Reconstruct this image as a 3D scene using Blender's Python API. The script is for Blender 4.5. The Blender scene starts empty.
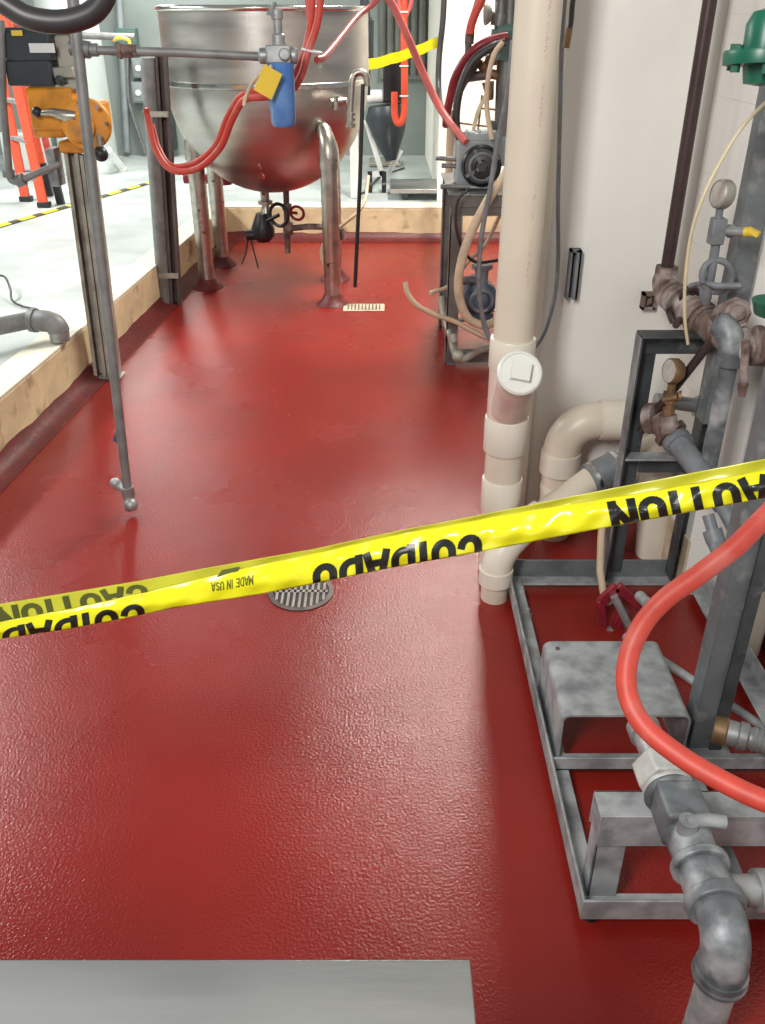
import bpy, math, random
from mathutils import Vector as V, Matrix, Quaternion
random.seed(7)
SC = bpy.context.scene
COL = SC.collection

# ------------------------------------------------------------------ camera
F = 870.0; CX = 382.5; CY = 512.0
PITCH = math.radians(29.66); H = 1.6
CP, SP = math.cos(PITCH), math.sin(PITCH)
def ray(x, y, c):
    u = (x-CX)/F*c; v = (y-CY)/F*c
    return V((u, CP*c - SP*v, H - SP*c - CP*v))
def atZ(x, y, z):
    return ray(x, y, (H-z)/(SP+CP*(y-CY)/F))
def atY(x, y, Y):
    return ray(x, y, Y/(CP-SP*(y-CY)/F))
cam = bpy.data.cameras.new('camera'); co = bpy.data.objects.new('camera', cam); COL.objects.link(co)
co.location = (0, 0, H); co.rotation_euler = (math.pi/2-PITCH, 0, 0)
cam.sensor_fit = 'VERTICAL'; cam.sensor_height = 24.0; cam.lens = 24.0*F/1024.0
cam.clip_start = 0.02; cam.clip_end = 100
SC.camera = co

# ------------------------------------------------------------------ materials
def mat(name, col, rough=0.5, metal=0.0, var=0.12, scale=12.0, bump=0.0, bscale=60.0, col2=None, lo=0.4, hi=0.65,
        coat=0.0, rvar=0.0, spec=0.5, trans=0.0, alpha=1.0, stretch=None, col3=None, scale3=3.0, lo3=0.5, hi3=0.7):
    m = bpy.data.materials.new(name); m.use_nodes = True
    nt = m.node_tree; N = nt.nodes; L = nt.links
    b = N['Principled BSDF']
    b.inputs['Roughness'].default_value = rough; b.inputs['Metallic'].default_value = metal
    b.inputs['Coat Weight'].default_value = coat; b.inputs['Coat Roughness'].default_value = 0.12
    b.inputs['Specular IOR Level'].default_value = spec
    b.inputs['Transmission Weight'].default_value = trans
    b.inputs['Alpha'].default_value = alpha
    tc = N.new('ShaderNodeTexCoord'); mp = N.new('ShaderNodeMapping')
    L.new(tc.outputs['Object'], mp.inputs['Vector'])
    if stretch: mp.inputs['Scale'].default_value = stretch
    def noise(s, d=5.0):
        n = N.new('ShaderNodeTexNoise'); n.inputs['Scale'].default_value = s; n.inputs['Detail'].default_value = d
        L.new(mp.outputs[0], n.inputs['Vector']); return n
    def ramp(src, a, b_, c0, c1):
        r = N.new('ShaderNodeValToRGB'); r.color_ramp.elements[0].position = a; r.color_ramp.elements[1].position = b_
        r.color_ramp.elements[0].color = (*c0, 1); r.color_ramp.elements[1].color = (*c1, 1)
        L.new(src, r.inputs[0]); return r
    c2 = col2 if col2 else tuple(max(0, k*(1-var)) for k in col)
    n1 = noise(scale); r1 = ramp(n1.outputs['Fac'], lo, hi, col, c2)
    out = r1.outputs[0]
    if col3:
        n3 = noise(scale3, 6); r3 = ramp(n3.outputs['Fac'], lo3, hi3, (0,0,0), (1,1,1))
        mx = N.new('ShaderNodeMix'); mx.data_type = 'RGBA'
        L.new(r3.outputs[0], mx.inputs['Factor']); L.new(out, mx.inputs['A']); mx.inputs['B'].default_value = (*col3, 1)
        out = mx.outputs['Result']
    L.new(out, b.inputs['Base Color'])
    if rvar:
        n4 = noise(scale*0.6); mr = N.new('ShaderNodeMapRange')
        mr.inputs['From Min'].default_value = .35; mr.inputs['From Max'].default_value = .65
        mr.inputs['To Min'].default_value = rough-rvar; mr.inputs['To Max'].default_value = rough+rvar
        L.new(n4.outputs['Fac'], mr.inputs['Value']); L.new(mr.outputs[0], b.inputs['Roughness'])
    if bump:
        n2 = noise(bscale, 3); bp = N.new('ShaderNodeBump'); bp.inputs['Strength'].default_value = bump
        bp.inputs['Distance'].default_value = 0.01
        L.new(n2.outputs['Fac'], bp.inputs['Height']); L.new(bp.outputs[0], b.inputs['Normal'])
        if coat: L.new(bp.outputs[0], b.inputs['Coat Normal'])
    return m

M = {}
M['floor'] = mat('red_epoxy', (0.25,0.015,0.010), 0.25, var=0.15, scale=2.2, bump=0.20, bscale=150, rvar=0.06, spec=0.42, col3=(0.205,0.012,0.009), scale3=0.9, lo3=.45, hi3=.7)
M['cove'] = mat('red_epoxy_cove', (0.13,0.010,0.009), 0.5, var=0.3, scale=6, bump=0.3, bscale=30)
M['concrete'] = mat('pale_concrete', (0.50,0.55,0.53), 0.55, var=0.25, scale=2.5, bump=0.1, bscale=30, rvar=.1)
M['kerb'] = mat('kerb_paint', (0.76,0.61,0.37), 0.65, var=0.25, scale=5, bump=0.3, bscale=25, col3=(0.22,0.13,0.06), scale3=7, lo3=.56, hi3=.76)
M['kerbtop'] = mat('kerb_top', (0.78,0.75,0.62), 0.6, var=0.1, scale=4, bump=0.15, bscale=25)
M['wall'] = mat('white_wall_paint', (0.80,0.79,0.75), 0.55, var=0.07, scale=3, bump=0.08, bscale=30)
M['brightwall'] = mat('cream_wall_paint', (0.88,0.86,0.76), 0.5, var=0.05, scale=3)
M['backwall'] = mat('grey_green_wall', (0.25,0.29,0.27), 0.55, var=0.12, scale=2, bump=0.05)
M['column'] = mat('column_paint', (0.50,0.56,0.53), 0.45, var=0.1, scale=2)
M['stain'] = mat('stained_cream', (0.62,0.50,0.36), 0.6, var=0.4, scale=9, bump=.1)
M['pvc'] = mat('pvc_pipe', (0.68,0.60,0.49), 0.38, var=0.07, scale=6, bump=0.02)
M['pvcfit'] = mat('pvc_fitting', (0.74,0.69,0.59), 0.36, var=0.06, scale=8)
M['pvccap'] = mat('pvc_white_cap', (0.78,0.78,0.74), 0.35, var=0.04, scale=8)
M['pink'] = mat('pink_print', (0.66,0.34,0.40), 0.5, var=.3, scale=60)
M['pinkstain'] = mat('primer_stained_pvc', (0.64,0.45,0.42), 0.4, var=0.2, scale=8, col2=(0.72,0.62,0.52))
M['steel'] = mat('stainless', (0.50,0.48,0.45), 0.38, 1.0, var=0.12, scale=3, bump=0.02, bscale=12, rvar=.06, stretch=(1,1,6))
M['steelweld'] = mat('weld_stainless', (0.78,0.76,0.72), 0.18, 1.0, var=0.1, scale=20)
M['steelleg'] = mat('leg_stainless', (0.55,0.52,0.46), 0.36, 1.0, var=0.3, scale=14, col3=(0.10,0.05,0.03), scale3=20, lo3=.62, hi3=.72)
M['table'] = mat('brushed_stainless', (0.56,0.56,0.55), 0.40, 1.0, var=0.12, scale=1.5, bump=0.04, bscale=14, rvar=.08, stretch=(1,7,7))
M['galv'] = mat('galvanised', (0.40,0.41,0.41), 0.48, 0.55, var=0.35, scale=22, bump=0.08, bscale=50)
M['galvdust'] = mat('dusty_galvanised', (0.40,0.42,0.43), 0.60, 0.25, var=0.4, scale=20, bump=0.15, bscale=50, col3=(0.10,0.11,0.12), scale3=8, lo3=.50, hi3=.80)
M['conduit'] = mat('conduit_grey', (0.25,0.25,0.245), 0.55, 0.3, var=0.3, scale=14)
M['strut'] = mat('strut_steel', (0.42,0.41,0.35), 0.5, 0.3, var=0.3, scale=10, col3=(0.20,0.15,0.12), scale3=5)
M['darkstrut'] = mat('dark_strut', (0.12,0.09,0.085), 0.5, 0.2, var=0.3, scale=8)
M['dark'] = mat('dark_grey_paint', (0.060,0.070,0.075), 0.45, 0.1, var=0.35, scale=12, bump=.05, col3=(0.17,0.18,0.18), scale3=18, lo3=.6, hi3=.8)
M['frameside'] = mat('worn_frame_paint', (0.17,0.19,0.20), 0.5, 0.2, var=0.4, scale=10, col3=(0.32,0.33,0.33), scale3=20, lo3=.55, hi3=.8)
M['benchm'] = mat('bench_steel', (0.19,0.19,0.18), 0.42, 0.5, var=0.4, scale=9)
M['strutgrey'] = mat('worn_bench_leg', (0.24,0.235,0.22), 0.45, 0.2, var=0.4, scale=9, col3=(0.12,0.11,0.10), scale3=6)
M['black'] = mat('black_plastic', (0.015,0.015,0.017), 0.4, var=0.3, scale=10)
M['rubber'] = mat('black_rubber', (0.035,0.032,0.033), 0.42, var=0.3, scale=10)
M['softblack'] = mat('dark_housing', (0.035,0.045,0.055), 0.4, var=0.3, scale=10)
M['redhose'] = mat('red_hose', (0.56,0.06,0.04), 0.5, var=0.15, scale=30, bump=.03, col3=(0.55,0.14,0.11), scale3=14, lo3=.5, hi3=.8)
M['pinkhose'] = mat('faded_red_hose', (0.60,0.13,0.12), 0.4, var=0.2, scale=20)
M['darkred'] = mat('dark_red_hose', (0.26,0.02,0.03), 0.35, var=0.3, scale=12)
M['orange'] = mat('orange_fibreglass', (0.72,0.085,0.035), 0.45, var=0.15, scale=10)
M['yellow'] = mat('amber_paint', (0.75,0.30,0.02), 0.45, var=0.3, scale=14, col3=(0.35,0.16,0.05), scale3=10, lo3=.6, hi3=.75)
M['tagyellow'] = mat('yellow_plastic', (0.78,0.55,0.05), 0.45, var=0.1)
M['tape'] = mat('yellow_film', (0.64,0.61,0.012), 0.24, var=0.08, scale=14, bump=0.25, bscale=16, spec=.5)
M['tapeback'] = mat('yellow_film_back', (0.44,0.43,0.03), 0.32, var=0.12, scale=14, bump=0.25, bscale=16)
M['ink'] = mat('black_ink', (0.010,0.012,0.010), 0.35, var=0.2, scale=20)
M['inkthrough'] = mat('ink_behind_film', (0.07,0.075,0.012), 0.4, var=0.2, scale=20)
M['bowl'] = mat('blue_bowl', (0.06,0.17,0.48), 0.25, var=0.3, scale=6, col2=(0.16,0.30,0.55))
M['bluemetal'] = mat('blue_grey_paint', (0.10,0.14,0.20), 0.4, 0.2, var=0.35, scale=12)
M['rust'] = mat('corroded_brown', (0.20,0.125,0.105), 0.65, 0.1, var=0.7, scale=18, bump=0.5, bscale=40, col3=(0.42,0.36,0.34), scale3=15, lo3=.48, hi3=.68)
M['brownpipe'] = mat('brown_pipe', (0.060,0.036,0.034), 0.4, 0.2, var=0.3, scale=10)
M['brass'] = mat('aged_brass', (0.27,0.165,0.085), 0.52, 0.45, var=0.4, scale=18)
M['greenp'] = mat('green_enamel', (0.008,0.13,0.075), 0.35, var=0.3, scale=8)
M['beigehose'] = mat('beige_hose', (0.60,0.47,0.33), 0.42, var=0.2, scale=14)
M['tubing'] = mat('amber_tubing', (0.72,0.62,0.40), 0.3, var=0.1)
M['whitep'] = mat('white_label', (0.75,0.76,0.76), 0.5, var=0.08)
M['greybox'] = mat('grey_enclosure', (0.33,0.37,0.38), 0.45, 0.2, var=0.2, scale=6)
M['greenbox'] = mat('green_grey_enclosure', (0.10,0.18,0.16), 0.45, var=0.2, scale=6)
M['curtain'] = mat('dark_strip_panel', (0.15,0.16,0.14), 0.5, var=0.3, scale=4)
M['glass'] = mat('dial_glass', (0.50,0.48,0.44), 0.12, var=0.15, scale=40)
M['redpaint'] = mat('red_clamp_paint', (0.26,0.015,0.03), 0.4, var=0.3, scale=14)
M['drain'] = mat('drain_metal', (0.34,0.29,0.26), 0.5, 0.3, var=0.3, scale=20)
M['iron'] = mat('cast_iron', (0.13,0.10,0.09), 0.5, 0.5, var=0.4, scale=20)
M['greypipe'] = mat('worn_grey_pipe', (0.17,0.19,0.205), 0.5, 0.25, var=0.5, scale=18, bump=.15, bscale=50, col3=(0.46,0.48,0.49), scale3=11, lo3=.48, hi3=.70)
M['hexnut'] = mat('pale_hex_nut', (0.62,0.63,0.60), 0.5, 0.2, var=0.3, scale=16, bump=.08)
M['greyrub'] = mat('grey_pipe_paint', (0.21,0.225,0.245), 0.5, 0.1, var=0.4, scale=14, col3=(0.36,0.38,0.38), scale3=14, lo3=.55, hi3=.8)

# block wall material: painted blocks with shallow joints
def block_mat():
    m = mat('painted_block', (0.82,0.80,0.76), 0.55, var=0.06, scale=4)
    nt = m.node_tree; N = nt.nodes; L = nt.links; b = N['Principled BSDF']
    tc = N.new('ShaderNodeTexCoord'); sx = N.new('ShaderNodeSeparateXYZ'); cb = N.new('ShaderNodeCombineXYZ')
    ad = N.new('ShaderNodeMath'); ad.operation = 'ADD'
    L.new(tc.outputs['Object'], sx.inputs[0]); L.new(sx.outputs[0], ad.inputs[0]); L.new(sx.outputs[1], ad.inputs[1])
    L.new(ad.outputs[0], cb.inputs[0]); L.new(sx.outputs[2], cb.inputs[1])
    br = N.new('ShaderNodeTexBrick'); L.new(cb.outputs[0], br.inputs['Vector'])
    br.inputs['Scale'].default_value = 1; br.inputs['Mortar Size'].default_value = 0.006
    br.inputs['Brick Width'].default_value = 0.40; br.inputs['Row Height'].default_value = 0.20
    bp = N.new('ShaderNodeBump'); bp.invert = True; bp.inputs['Strength'].default_value = 0.5; bp.inputs['Distance'].default_value = 0.01
    L.new(br.outputs['Fac'], bp.inputs['Height']); L.new(bp.outputs[0], b.inputs['Normal'])
    return m
M['block'] = block_mat()
def hazard_mat():
    m = mat('hazard_film', (0.8,0.72,0.05), 0.4)
    nt = m.node_tree; N = nt.nodes; L = nt.links; b = N['Principled BSDF']
    tc = N.new('ShaderNodeTexCoord'); w = N.new('ShaderNodeTexWave'); w.bands_direction = 'DIAGONAL'
    w.inputs['Scale'].default_value = 1.7; w.inputs['Distortion'].default_value = 1.2
    L.new(tc.outputs['Object'], w.inputs['Vector'])
    r = N.new('ShaderNodeValToRGB'); r.color_ramp.interpolation = 'CONSTANT'
    r.color_ramp.elements[0].color = (0.07,0.06,0.03,1); r.color_ramp.elements[1].color = (0.78,0.70,0.05,1); r.color_ramp.elements[1].position = 0.36
    L.new(w.outputs['Fac'], r.inputs[0]); L.new(r.outputs[0], b.inputs['Base Color'])
    return m
M['hazard'] = hazard_mat()

# ------------------------------------------------------------------ mesh building
def frame(d):
    d = V(d).normalized(); a = V((0,0,1)) if abs(d.z) < 0.95 else V((1,0,0))
    x = d.cross(a).normalized(); return x, x.cross(d).normalized(), d
def spline(pts, n=8):
    pts = [V(p) for p in pts]; out = []
    for i in range(len(pts)-1):
        p0 = pts[i-1] if i else pts[0]*2-pts[1]; p1 = pts[i]; p2 = pts[i+1]
        p3 = pts[i+2] if i+2 < len(pts) else pts[i+1]*2-pts[i]
        for k in range(n):
            t = k/n
            out.append(0.5*((2*p1)+(p2-p0)*t+(2*p0-5*p1+4*p2-p3)*t*t+(3*p1-p0-3*p2+p3)*t**3))
    out.append(pts[-1]); return out
def arc(a, b, c, n=8):       # quadratic bend a -> c with control b
    a, b, c = V(a), V(b), V(c)
    return [a*(1-t)**2+b*2*t*(1-t)+c*t*t for t in [k/n for k in range(n+1)]]

class B:
    def __init__(s): s.v = []; s.f = []
    def add(s, vs, fs):
        o = len(s.v); s.v += [V(p) for p in vs]; s.f += [tuple(i+o for i in f) for f in fs]; return s
    def box(s, lo, hi):
        x0,y0,z0 = lo; x1,y1,z1 = hi
        return s.add([(x0,y0,z0),(x1,y0,z0),(x1,y1,z0),(x0,y1,z0),(x0,y0,z1),(x1,y0,z1),(x1,y1,z1),(x0,y1,z1)],
            [(0,3,2,1),(4,5,6,7),(0,1,5,4),(1,2,6,5),(2,3,7,6),(3,0,4,7)])
    def cbox(s, c, size, rz=0, rx=0, ry=0):
        m = Matrix.Rotation(rz,3,'Z')@Matrix.Rotation(rx,3,'X')@Matrix.Rotation(ry,3,'Y')
        c = V(c); a,b,d = [k/2 for k in size]
        vs = [c+m@V(p) for p in [(-a,-b,-d),(a,-b,-d),(a,b,-d),(-a,b,-d),(-a,-b,d),(a,-b,d),(a,b,d),(-a,b,d)]]
        return s.add(vs, [(0,3,2,1),(4,5,6,7),(0,1,5,4),(1,2,6,5),(2,3,7,6),(3,0,4,7)])
    def bar(s, p0, p1, w, t, up=(0,0,1)):     # rectangular bar: w along side, t along up
        p0, p1 = V(p0), V(p1); d = (p1-p0).normalized(); u = V(up)
        x = d.cross(u).normalized(); u = x.cross(d).normalized()
        r = [(-w/2,-t/2),(w/2,-t/2),(w/2,t/2),(-w/2,t/2)]
        vs = [p+x*a+u*b for p in (p0,p1) for a,b in r]
        return s.add(vs, [(0,1,2,3),(7,6,5,4),(0,4,5,1),(1,5,6,2),(2,6,7,3),(3,7,4,0)])
    def prism(s, poly, ext):
        n = len(poly); e = V(ext); vs = [V(p) for p in poly]+[V(p)+e for p in poly]
        return s.add(vs, [tuple(range(n-1,-1,-1)), tuple(range(n,2*n))]+[(i,(i+1)%n,n+(i+1)%n,n+i) for i in range(n)])
    def sweep(s, path, r, n=14, caps=True, hollow=None):
        path = [V(p) for p in path]; rs = r if isinstance(r, (list,tuple)) else [r]*len(path)
        o = len(s.v); x = None
        for i, p in enumerate(path):
            if i == 0: d = path[1]-p
            elif i == len(path)-1: d = p-path[i-1]
            else: d = (path[i+1]-p).normalized()+(p-path[i-1]).normalized()
            if d.length < 1e-9: d = path[min(i+1,len(path)-1)]-path[i-1]
            d = d.normalized()
            if x is None: x, y, _ = frame(d)
            else:
                x = (x-d*x.dot(d)).normalized(); y = x.cross(d)
            for k in range(n):
                a = 2*math.pi*k/n; s.v.append(p+(x*math.cos(a)+y*math.sin(a))*rs[i])
        m = len(path)
        for i in range(m-1):
            for k in range(n):
                k2 = (k+1)%n; s.f.append((o+i*n+k, o+i*n+k2, o+(i+1)*n+k2, o+(i+1)*n+k))
        if caps:
            s.f.append(tuple(o+k for k in range(n-1,-1,-1))); s.f.append(tuple(o+(m-1)*n+k for k in range(n)))
        return s
    def tube(s, pts, r, n=12, k=8): return s.sweep(spline(pts, k), r, n)
    def cyl(s, p0, p1, r, r1=None, n=20):
        p0, p1 = V(p0), V(p1); r1 = r if r1 is None else r1
        x, y, d = frame(p1-p0)
        vs = [p+(x*math.cos(2*math.pi*k/n)+y*math.sin(2*math.pi*k/n))*q for p,q in ((p0,r),(p1,r1)) for k in range(n)]
        return s.add(vs, [tuple(range(n-1,-1,-1)), tuple(range(n,2*n))]+[(k,(k+1)%n,n+(k+1)%n,n+k) for k in range(n)])
    def lathe(s, o, axis, prof, n=32, close=True):   # prof: list of (radius, distance along axis)
        o = V(o); x, y, d = frame(axis); b = len(s.v); idx = []
        for r, t in prof:
            if r < 1e-6: s.v.append(o+d*t); idx.append([len(s.v)-1])
            else:
                idx.append([])
                for k in range(n):
                    a = 2*math.pi*k/n; s.v.append(o+d*t+(x*math.cos(a)+y*math.sin(a))*r); idx[-1].append(len(s.v)-1)
        for A, C in zip(idx, idx[1:]):
            for k in range(n):
                k2 = (k+1)%n
                if len(A) == 1 and len(C) == 1: continue
                if len(A) == 1: s.f.append((A[0], C[k2], C[k]))
                elif len(C) == 1: s.f.append((A[k], A[k2], C[0]))
                else: s.f.append((A[k], A[k2], C[k2], C[k]))
        return s
    def ball(s, c, r, n=16):
        return s.lathe(V(c), (0,0,1), [(abs(r*math.sin(math.pi*i/8)) if 0<i<8 else 0, -r*math.cos(math.pi*i/8)) for i in range(9)], n)
    def torus(s, c, axis, R, r, n=24, m=8, a0=0, a1=2*math.pi):
        x, y, d = frame(axis); c = V(c)
        full = abs(a1-a0-2*math.pi) < 1e-6
        pts = [c+(x*math.cos(a)+y*math.sin(a))*R for a in [a0+(a1-a0)*k/n for k in range(n+(0 if full else 1))]]
        if full:
            o = len(s.v)
            for i in range(n):
                a = 2*math.pi*i/n; rad = x*math.cos(a)+y*math.sin(a)
                for k in range(m):
                    b = 2*math.pi*k/m; s.v.append(c+rad*(R+r*math.cos(b))+d*r*math.sin(b))
            for i in range(n):
                for k in range(m):
                    s.f.append((o+i*m+k, o+((i+1)%n)*m+k, o+((i+1)%n)*m+(k+1)%m, o+i*m+(k+1)%m))
            return s
        return s.sweep(pts, r, m)
    def bounds(s):
        return (V([min(p[i] for p in s.v) for i in range(3)]), V([max(p[i] for p in s.v) for i in range(3)]))

def shear(b, k):
    for p in b.v: p.x += k*p.z
    return b
def wloc(o):
    l = V((0,0,0))
    while o: l += o.location; o = o.parent
    return l
def tag(o, label=None, cat=None, group=None, kind=None):
    if label: o['label'] = label
    if cat: o['category'] = cat
    if group: o['group'] = group
    if kind: o['kind'] = kind
    return o
def build(name, b, m, parent=None, bevel=0.0, smooth=True, origin=None, label=None):
    off = wloc(parent) if parent else origin
    if off is None:
        lo, hi = b.bounds(); off = V(((lo.x+hi.x)/2, (lo.y+hi.y)/2, lo.z))
    me = bpy.data.meshes.new(name)
    me.from_pydata([tuple(p-V(off)) for p in b.v], [], b.f); me.update()
    import bmesh
    bm = bmesh.new(); bm.from_mesh(me); bmesh.ops.recalc_face_normals(bm, faces=bm.faces); bm.to_mesh(me); bm.free()
    me.materials.append(M[m] if isinstance(m, str) else m)
    if smooth:
        me.polygons.foreach_set('use_smooth', [True]*len(me.polygons)); me.set_sharp_from_angle(angle=math.radians(38))
    o = bpy.data.objects.new(name, me); COL.objects.link(o)
    if parent: o.parent = parent
    else: o.location = off
    if bevel:
        md = o.modifiers.new('bevel', 'BEVEL'); md.width = bevel; md.segments = 2; md.limit_method = 'ANGLE'; md.angle_limit = math.radians(50)
    if label: o['label'] = label
    return o
def thing(name, loc, label, cat, group=None):
    o = bpy.data.objects.new(name, None); COL.objects.link(o); o.location = V(loc); o.empty_display_size = 0.05
    return tag(o, label, cat, group)
def solo(name, b, m, label, cat, group=None, bevel=0.0, kind=None):
    return tag(build(name, b, m, bevel=bevel), label, cat, group, kind)
def pieces(name, bs, m, parent, **k):
    return [build(name, x, m, parent, **k) for x in bs]
def struct(name, b, m, bevel=0.0, origin=(0,0,0)):
    return tag(build(name, b, m, bevel=bevel, origin=V(origin)), kind='structure')

# ------------------------------------------------------------------ the setting
KZ = 0.26                                   # kerb / raised floor level
KA = V((-1.735, 0.6, 0)); KB = V((-1.272, 7.36, 0))   # left kerb foot, near and far (inner face)
KC = V((3.2, 7.30, 0))                      # back kerb runs to the right
kd = (KB-KA).normalized(); kn = V((-kd.y, kd.x, 0))   # outward (left)
def kx(Y): return KA.x+(KB.x-KA.x)*(Y-KA.y)/(KB.y-KA.y)

DR_C = atZ(301, 592, 0)                     # round drain
struct('floor', B().box((-2.2, -1.0, -0.1), (3.4, 7.6, 0)), 'floor')
# raised concrete floor on the left and beyond the back kerb
b = B()
b.prism([(-9,-1,-.05), (KA.x-.16-.03,-1,-.05), (KB.x-.16,7.52,-.05), (-9,7.52,-.05)], (0,0,KZ-.004+.05))
b.prism([(-9,7.52,-.05), (5,7.50,-.05), (5,10.6,-.05), (-9,10.6,-.05)], (0,0,KZ-.004+.05))
struct('floor', b, 'concrete')
# kerbs: a face body with a paler top slab
KA2 = KA-kd*1.6
def kerbseg(p, q, n, w, name):
    b = B(); b.prism([p, q, q+n*w, p+n*w], (0,0,KZ-.012)); struct(name, b, 'kerb', .006)
    b = B(); b.prism([p+V((0,0,KZ-.012)), q+V((0,0,KZ-.012)), q+n*w+V((0,0,KZ-.012)), p+n*w+V((0,0,KZ-.012))], (0,0,.014)); struct(name+'_top', b, 'kerbtop', .004)
kerbseg(KA2, KB+kd*.16, kn, .16, 'kerb_left')
kerbseg(KB+V((0.0,0,0)), KC, V((0,1,0)), .20, 'kerb_back')
# red coving turned up the kerb foot, with a slightly wavy top edge
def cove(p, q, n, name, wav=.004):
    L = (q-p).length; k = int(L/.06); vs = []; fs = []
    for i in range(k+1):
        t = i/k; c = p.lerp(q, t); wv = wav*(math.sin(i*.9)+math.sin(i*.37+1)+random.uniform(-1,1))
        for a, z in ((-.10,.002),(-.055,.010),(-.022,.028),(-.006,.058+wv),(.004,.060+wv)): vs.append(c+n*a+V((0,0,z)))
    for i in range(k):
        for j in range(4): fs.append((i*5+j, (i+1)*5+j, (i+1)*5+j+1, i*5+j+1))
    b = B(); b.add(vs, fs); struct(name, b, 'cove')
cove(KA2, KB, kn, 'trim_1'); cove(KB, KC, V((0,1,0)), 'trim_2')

# walls
struct('wall_back', B().box((-9, 10.4, 0.1), (5, 10.6, 3.6)), 'backwall')
struct('wall_left', B().box((-9.1, -1, 0), (-9, 10.6, 3.6)), 'backwall')
struct('wall_alcove', B().box((0.475, 7.62, KZ-.002), (4.0, 10.4, 3.6)), 'brightwall')
struct('trim_3', B().box((0.455, 7.60, KZ-.002), (0.50, 7.66, 3.6)), 'wall')
BX = .475                                    # left edge of the wall block behind the drain stack
struct('wall_pier', B().box((BX, 2.75, 0), (1.6, 3.02, 3.2)), 'wall')
struct('trim_4', B().box((BX-.012, 2.722, 0.02), (BX+.035, 2.762, 3.2)), 'pvcfit', .004)
struct('wall_right', B().box((0.945, 2.28, 0), (1.6, 2.75, 3.2)), 'block')
struct('wall_right', B().box((1.12, -1.0, 0), (1.6, 2.28, 3.2)), 'block')
b = B(); b.prism([(.940,2.275,0.0),(.940,2.75,0.0),(.940,2.75,.16),(.940,2.275,.2)], (.006,0,0)); struct('baseboard_right', b, 'stain')
b = B(); b.box((1.105,-.5,0),(1.121,2.28,.05)); struct('baseboard_right', b, 'cove', .003)
b = B(); b.lathe((-2.93, 9.3, KZ-.003), (0,0,1), [(0,0),(.33,0),(.33,.04),(.29,.10),(.28,.14),(.27,3.2),(0,3.2)], 40); struct('column', b, 'column')
# dark vertical-fold shutter panel in back wall
b = B()
for i in range(6):
    x0 = .0+i*.082; b.lathe((x0,10.34,1.05), (0,0,1), [(0,0),(.042,0),(.042,2.2),(0,2.2)], 12)
b.box((-.05,10.30,1.02),(.46,10.395,1.06))
solo('folding_shutter', b, 'curtain', 'dark grey ribbed folding shutter high on the far wall right of the kettle', 'shutter')
struct('trim_5', B().box((.03,10.36,KZ),(.06,10.40,3.2)), 'frameside')

# ------------------------------------------------------------------ steam kettle
TC = V((-.715, 6.05, 0)); TR = .625; ZB = 1.245; ZR = 1.645
kt = thing('steam_kettle', TC, 'large round-bottomed stainless steel kettle standing on four pipe legs in the red pit', 'kettle')
prof = [(0, ZB-TR*1.04)]
for i in range(1, 19):
    a = math.pi/2*i/18; prof.append((TR*math.sin(a), ZB-TR*1.04*math.cos(a)))
prof += [(TR+.004, ZB+.004), (TR+.004, ZR), (TR-.012, ZR), (TR-.012, ZB)]
for i in range(17, 0, -1):
    a = math.pi/2*i/18; prof.append(((TR-.012)*math.sin(a), ZB-(TR-.012)*1.02*math.cos(a)))
prof.append((0, ZB-(TR-.012)*1.02))
b = B(); b.lathe(TC, (0,0,1), prof, 72); build('shell', b, 'steel', kt)
b = B(); b.lathe(TC, (0,0,1), [(TR+.003,ZB-.008),(TR+.008,ZB-.004),(TR+.009,ZB+.01),(TR+.008,ZB+.022),(TR+.003,ZB+.026)], 72); build('weld_band', b, 'steelweld', kt)
b = B(); b.torus(TC+V((0,0,ZR-.004)), (0,0,1), TR+.006, .016, 72, 10); build('rim', b, 'steelweld', kt)
b = B(); b.bar(TC+V((-.02,-TR-.003,ZB+.03)), TC+V((-.02,-TR-.003,ZR-.02)), .005, .004, (0,1,0)); build('seam', b, 'steelleg', kt)
legs = [atZ(204,288,0), atZ(336,305,0), atZ(220,264,0), atZ(338,279,0)]
for i, p in enumerate(legs):
    q = TC+(V((p.x,p.y,0))-TC)*.95
    r = .052; zt = .86
    b = B(); b.lathe(q, (0,0,1), [(0,.0),(r,.0),(r,.42),(r+.001,.43),(r+.001,zt-.05),(r,zt-.03),(0,zt-.03)], 24); lg = build('leg', b, 'steelleg', kt)
    d = (TC-q); d.z = 0; dl = d.length; d.normalize()
    # domed stub welded into the bowl
    rad = min(dl-.055, TR-.01); inner = q+d*.05; inner.z = min(zt+.17, max(zt+.11, ZB-math.sqrt(TR*TR-rad*rad)+.01))
    b = B(); b.sweep([q+V((0,0,zt-.045)), q+V((0,0,zt)), q+V((0,0,zt+.05)), q+V((0,0,zt+.09))+d*.01, inner+d*.0+V((0,0,.0)), inner+d*.012+V((0,0,.022)), inner+d*.02+V((0,0,.03))], [r+.010, r+.010, r+.008, r+.002, r-.010, r-.028, .004], 20); build('leg_gusset', b, 'steelleg', lg)
    b = B(); b.lathe(q, (0,0,1), [(r+.055,.001),(r+.045,.012),(r+.022,.028),(r+.008,.055),(r+.001,.065)], 24); build('foot_cove', b, 'cove', lg, label='red epoxy built up round the foot')
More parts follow.
